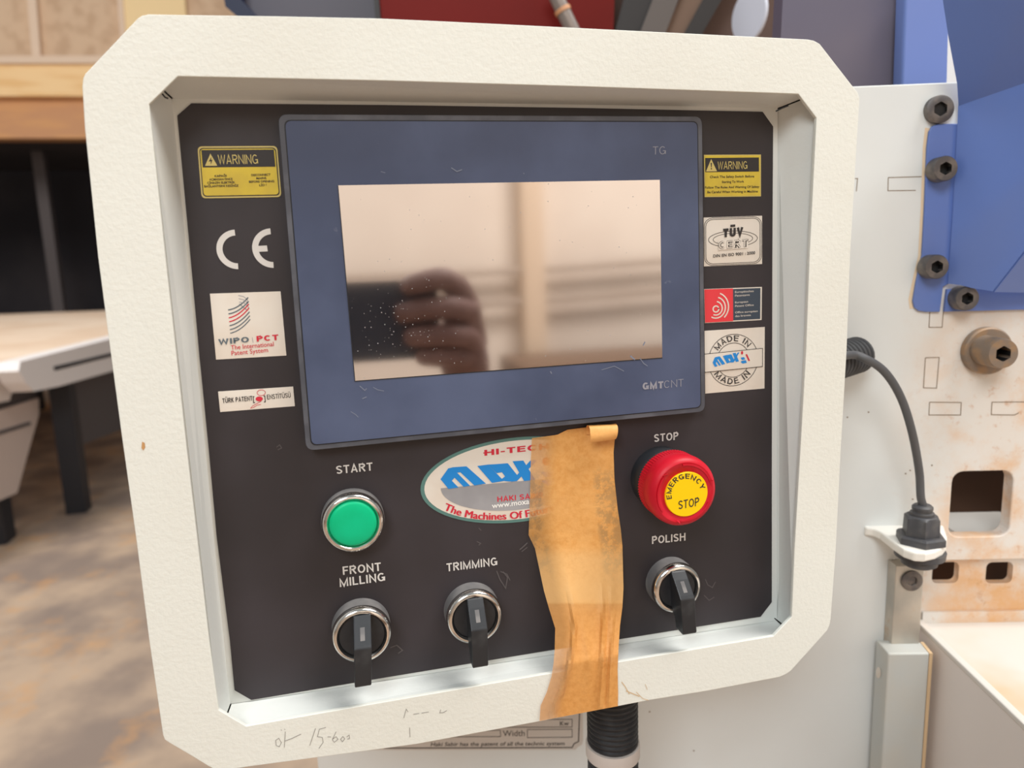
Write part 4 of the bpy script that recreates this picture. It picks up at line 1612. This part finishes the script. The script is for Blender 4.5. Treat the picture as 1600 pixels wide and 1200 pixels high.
up_plate('slate_panel', [(345, -40), (378, 28), (420, 90), (640, 90), (640, -40)], M_SLATEP, .0)
up_plate('navy_edge', [(318, -40), (352, 10), (380, 34), (400, 60), (405, 30), (372, -5), (352, -40)], M_NAVY, .025)
up_plate('red_cover', [(575, -40), (592, 0), (620, 90), (950, 90), (960, 0), (965, -40)], M_REDP, .03)
up_plate('navy_edge', [(566, -40), (584, 0), (612, 90), (621, 90), (592, 0), (574, -40)], M_BLKBAR, .034)
up_plate('black_bar', [(985, -40), (950, 90), (995, 90), (1035, -40)], M_BLKBAR, .02)
up_plate('grey_bar', [(1035, -40), (985, 90), (1025, 90), (1075, -40)], M_GREYBAR, .025)
up_plate('brown_bar', [(1080, -40), (1020, 90), (1058, 90), (1120, -40)], mat('brown_bar_paint', (110, 84, 66), .5), .01)
up_plate('black_bar', [(1120, -40), (1048, 90), (1076, 90), (1150, -40)], M_BLKBAR, .016)
up_plate('brown_panel', [(935, -40), (935, 90), (1300, 90), (1300, -40)], M_BROWN, -.03)
# white round disc standing edge-on
dcn = UPM.pt(1171, 24, .06)
ax_ = (UPM.n * .42 - UPM.u * .9).normalized()
rdisc = 40 * UPM.mm(1171, 24, .06)
lathe('round_disc', [(.002, -.001), (rdisc, -.001), (rdisc, .001), (rdisc * .96, .002), (.002, .002)], dcn, ax_, M_DISC, hd)
rod = tube('clear_rod', [UPM.pt(852, -40, .07), UPM.pt(880, 18, .07), UPM.pt(925, 110, .07)], 12 * UPM.mm(880, 18, .07), M_ROD, hd)
tube('rod_band', [UPM.pt(878, 14, .07), UPM.pt(881, 20, .07)], 13.5 * UPM.mm(880, 18, .07), M_BAND, rod)

col = empty('machine_column', WALL.at(*wu(1350, 100, -.06), -.06), 'dusky blue machine column with a lighter blue post above the white plate', 'machine column')
plate('column_panel', [WALL.pt(x, y, -.05) for x, y in ((1225, -40), (1215, 160), (1418, 160), (1418, -40))], M_PURPLE, -WALL.n * .02, col)
pp = plate('column_post', [WALL.pt(x, y, -.03) for x, y in ((1416, -40), (1409, 150), (1481, 150), (1486, -40))], M_POST, -WALL.n * .015, col)
bevel(pp, .003, 3)
hl = plate('bright_wall_panel', [WALL.pt(x, y, -.25) for x, y in ((1440, -40), (1440, 170), (1640, 170), (1640, -40))], mat('white_panel_paint', (236, 238, 242), .6), -WALL.n * .02, col)

# ================================================================== LEFT BACKGROUND
M_WOODL = mat('pale_timber', (250, 212, 158), .7, rgb2=(240, 194, 134), nscale=1.4, stretch=(1, 1, 8))
M_WOODD = mat('tan_timber', (204, 150, 108), .7, rgb2=(214, 158, 108), nscale=2, stretch=(1, 1, 5))
M_CHIP = mat('chipboard', (214, 184, 154), .8, rgb2=(198, 166, 136), nscale=6, detail=6)
M_CHIP2 = mat('pale_lath', (226, 200, 176), .7)
M_CREAMT = mat('cream_timber', (246, 216, 164), .7)
MZ = Plane((0, 10.0, 0), (0, -1, 0))
mz = empty('timber_mezzanine', MZ.pt(70, 213), 'timber mezzanine with chipboard panels over a dark opening', 'mezzanine')


def mzp(name, pts, mt, off=0.0, t=.15):
    return plate(name, [MZ.pt(x, y, off) for x, y in pts], mt, Vector((0, t, 0)), mz)


mzp('beam', [(-900, 95), (-900, 148), (1000, 152), (1000, 92)], M_WOODL, .12, .3)
mzp('beam', [(-900, 148), (-900, 216), (1000, 216), (1000, 148)], M_WOODD, .0, .3)
mzp('ledge', [(-900, 88), (-900, 99), (1000, 99), (1000, 86)], M_CHIP2, .16, .3)
mzp('chipboard_panel', [(-900, -260), (-900, 92), (52, 92), (34, -260)], M_CHIP, 0.0, .05)
mzp('chipboard_panel', [(36, -260), (54, 92), (215, 92), (160, -260)], M_CHIP, 0.0, .05)
mzp('lath', [(20, -260), (51, 98), (64, 98), (36, -260)], M_CHIP2, .1, .1)
mzp('lath', [(162, -260), (191, 90), (199, 90), (171, -260)], M_CHIP2, .1, .1)
mzp('post', [(168, -260), (194, 90), (296, 90), (268, -260)], M_CREAMT, .08, .2)
mzp('chipboard_panel', [(266, -260), (290, 90), (1000, 90), (1000, -260)], M_CHIP, 0.0, .05)
deck = wbox('deck', (-13.5, 10.05, MZ.pt(70, 213).z), (3.5, 13.5, MZ.pt(70, 213).z + .12), M_DARKWALL, mz)  # dark colour stands in for the shade on the underside
wbox('support', (-9.3, 10.02, 0), (-9.15, 10.2, MZ.pt(70, 213).z), M_WOODD, mz)
# grey steel post in the opening
pa, pb = MZ.pt(54, 214, -1.2), MZ.pt(80, 470, -1.2)
po = wbox('steel_post', (pa.x - .07, pa.y, 0), (pa.x + .07, pa.y + .14, MZ.pt(70, 213).z - .002), mat('dull_grey_steel', (88, 80, 80), .6))
tag(po, 'dull grey steel post standing in the dark opening', 'post')

# sliding table
ZT_ = .90
M_TTOP = mat('dusty_table_top', (244, 220, 196), .6, rgb2=(232, 202, 174), nscale=1.5)
M_ALU = mat('pale_aluminium', (248, 241, 238), .5)
M_BLKST = mat('black_steel', (34, 34, 40), .55)
M_GREYP = mat('grey_board', (84, 78, 78), .7)
tA, tB = zpt(32, 565, ZT_), zpt(170, 530, ZT_)
ed = (tB - tA)
tE = tA + ed * 2.3
tabl = empty('machine_table', (tA.x - .3, tA.y + .5, 0), 'long pale machine table with slotted aluminium edge on a black leg', 'table')
far = [tE, zpt(165, 468, ZT_), zpt(-60, 490, ZT_), zpt(-60, 592, ZT_)]
plate('table_top', [tA, tE, Vector((tE.x, tE.y + 2.0, ZT_)), Vector((-5.6, 8.6, ZT_)), Vector((-5.2, 3.6, ZT_))], M_TTOP, Vector((0, 0, -.03)), tabl)
nrm_t = ed.cross(Vector((0, 0, 1))).normalized()
if nrm_t.dot(C - tA) < 0:
    nrm_t = -nrm_t
FT = Plane(tA, nrm_t)
edge = plate('edge_profile', [FT.pt(x, y, .03) for x, y in ((31.5, 565), (29, 580), (40, 598), (53, 611.5), (93, 603.5), (175, 580), (260, 556), (260, 506), (170, 530))], M_ALU, -FT.n * .1, tabl)
slot = plate('slot', [FT.pt(x, y, .033) for x, y in ((84, 573), (86, 579), (172, 557.5), (250, 537), (250, 531), (172, 552))], M_BLKST, -FT.n * .004, edge)
lf = zpt(119, 803, 0)
lt_z = ZT_ - .1
lg = wbox('leg', (lf.x - .05, lf.y, 0), (lf.x + .05, lf.y + .1, lt_z), M_BLKST, tabl)
ub = Plane((lf.x, lf.y + .25, 0), FT.n)
plate('under_panel', [ub.pt(x, y) for x, y in ((104, 590), (112, 702), (188, 672), (230, 655), (230, 540), (180, 560))], M_GREYP, -ub.n * .03, tabl)
# saw unit standing nearer
SU = Plane(zpt(25, 575, ZT_ - .06), FT.n)
su = empty('saw_unit', (SU.o.x - .3, SU.o.y + .1, 0), 'pale tapered saw unit with a dark band beside the table', 'machine')
plate('upper_block', [SU.pt(x, y) for x, y in ((-60, 590), (-60, 640), (15, 626), (19, 612), (18, 577))], M_ALU, -SU.n * .2, su)
plate('dark_band', [SU.pt(x, y, -.02) for x, y in ((-60, 628), (-60, 660), (58, 626), (58, 612), (24, 614))], M_GREYP, -SU.n * .17, su)
plate('tapered_body', [SU.pt(x, y) for x, y in ((-60, 660), (-60, 795), (0, 782), (27, 770), (46, 700), (61, 648), (61, 622))], mat('pinkish_grey_paint', (204, 186, 176), .5), -SU.n * .2, su)
plate('body_groove', [SU.pt(x, y, .006) for x, y in ((-60, 692), (-60, 698), (48, 664), (48, 659))], M_GREYP, -SU.n * .005, su)
plate('dark_gap', [SU.pt(x, y, -.03) for x, y in ((20, 578), (20, 620), (60, 620), (36, 600), (34, 578))], M_BLKST, -SU.n * .02, su)
lz = SU.pt(10, 775)
wbox('foot', (lz.x - .3, lz.y + .02, 0), (lz.x - .04, lz.y + .14, lz.z + .05), M_BLKST, su)
# dark block added to stand in for the shade under the table
cbx = wbox('undertable_shade', (-5.4, 6.6, 0), (-2.9, 7.6, .82), mat('undertable_dark', (34, 26, 24), .8))
tag(cbx, 'dark block added as shade under the long table', 'shade block')

# ================================================================== SEEN IN THE DISPLAY: hall behind the photographer
M_PIPE = mat('grey_pipe', (168, 150, 134), .5)
for i, (z, x0, x1, y) in enumerate(((1.22, -1.5, 4.0, -4.3), (1.02, -1.5, 4.0, -4.3))):
    tag(tube('wall_pipe', [(x0, y, z - .02), ((x0 + x1) / 2, y, z), (x1, y, z + .1)], .024, M_PIPE),
        ('upper' if i == 0 else 'lower') + ' grey pipe along the rear wall mirrored in the display', 'pipe')
cl = wbox('timber_pillar', (1.10, -4.41, 0), (1.24, -4.25, 4.0), mat('orange_timber', (214, 190, 164), .6))
tag(cl, 'orange timber pillar against the rear wall mirrored in the display', 'pillar')
bn = wbox('work_bench', (.9, -4.15, 0), (3.8, -3.5, .70), mat('bench_brown', (116, 92, 74), .6))
tag(bn, 'brown workbench by the rear wall mirrored in the display', 'bench')

# phone and hand
PX, PZ, PY = C.x, C.z, C.y - .035
phone = empty('smartphone', (PX + .02, PY, PZ - .095), 'dark smartphone held sideways, mirrored in the display', 'smartphone')
M_PHONE = mat('dark_phone_glass', (56, 60, 72), .4)
pb_ = plate('phone_body', [Vector((x, PY, z)) for x, z in rrect(PX - .062, PX + .098, PZ - .096, PZ - .020, .011)], M_PHONE, Vector((0, -.008, 0)), phone)
bevel(pb_, .001)
pbm = plate('lens_island', [Vector((x, PY + .002, z)) for x, z in rrect(PX - .058, PX - .024, PZ - .058, PZ - .024, .008)], M_PHONE, Vector((0, -.0022, 0)), phone)
for dx, dz in ((-.050, -.033), (-.050, -.050), (-.033, -.041)):
    lathe('lens', [(.0005, 0), (.0068, 0), (.0068, .0012), (.0055, .0016), (.0005, .0012)], (PX + dx, PY + .002, PZ + dz), (0, 1, 0), M_HMI_GAP, phone, seg=20)


def skin_body(name, chains, mt):
    """one continuous skinned surface from joint chains [(x,y,z,r)...]; chains share their first joint by index"""
    vs, es, rs = [], [], []
    idx = {}
    for ch in chains:
        prev = None
        for (key, p, r_) in ch:
            if key not in idx:
                idx[key] = len(vs)
                vs.append(p)
                rs.append(r_)
            if prev is not None:
                es.append((idx[prev], idx[key]))
            prev = key
    me = bpy.data.meshes.new(name)
    me.from_pydata(vs, es, [])
    o = bpy.data.objects.new(name, me)
    COL.objects.link(o)
    me.materials.append(mt)
    o.modifiers.new('skin', 'SKIN').use_smooth_shade = True
    for i, sv in enumerate(me.skin_vertices[0].data):
        sv.radius = (rs[i], rs[i])
        sv.use_root = (i == 0)
    sd = o.modifiers.new('subdivision', 'SUBSURF')
    sd.levels = sd.render_levels = 2
    return o


X0, Z0 = PX + .098, PZ
W = lambda dx, dy, dz: (X0 + dx, PY + dy, Z0 + dz)
chains = [[('wr', W(.035, -.045, -.145), .025), ('pl', W(.030, -.030, -.105), .026), ('pc', W(.028, -.022, -.070), .026)],
          [('wr', 0, 0), ('fa', W(.050, -.090, -.230), .030), ('el', W(.075, -.160, -.340), .038), ('ua', W(.10, -.26, -.36), .045), ('sh', W(.10, -.42, -.18), .055)],
          [('pc', 0, 0), ('i0', W(.024, -.006, -.030), 0.0137), ('i1', W(.004, .012, -.018), 0.0120), ('i2', W(-.020, .013, -.022), 0.0111), ('i3', W(-.038, .010, -.027), 0.0097)],
          [('pc', 0, 0), ('m0', W(.029, .000, -.052), 0.0137), ('m1', W(.008, .015, -.046), 0.0123), ('m2', W(-.022, .014, -.048), 0.0114), ('m3', W(-.044, .010, -.051), 0.0101)],
          [('pl', 0, 0), ('r0', W(.029, .000, -.076), 0.0133), ('r1', W(.008, .015, -.073), 0.0120), ('r2', W(-.018, .014, -.073), 0.0112), ('r3', W(-.038, .010, -.073), 0.0099)],
          [('pl', 0, 0), ('k0', W(.026, -.004, -.098), 0.0120), ('k1', W(.006, .012, -.095), 0.0107), ('k2', W(-.012, .012, -.094), 0.0099), ('k3', W(-.027, .008, -.092), 0.0088)],
          [('pl', 0, 0), ('t0', W(.012, -.040, -.085), 0.0169), ('t1', W(-.012, -.034, -.068), 0.0137), ('t2', W(-.032, -.021, -.058), 0.0114)]]
person = skin_body('person', chains, mat('dim_skin', (128, 96, 88), .6, rgb2=(118, 86, 78), nscale=40))
tag(person, 'bare hand and arm gripping the smartphone, mirrored in the display', 'person')
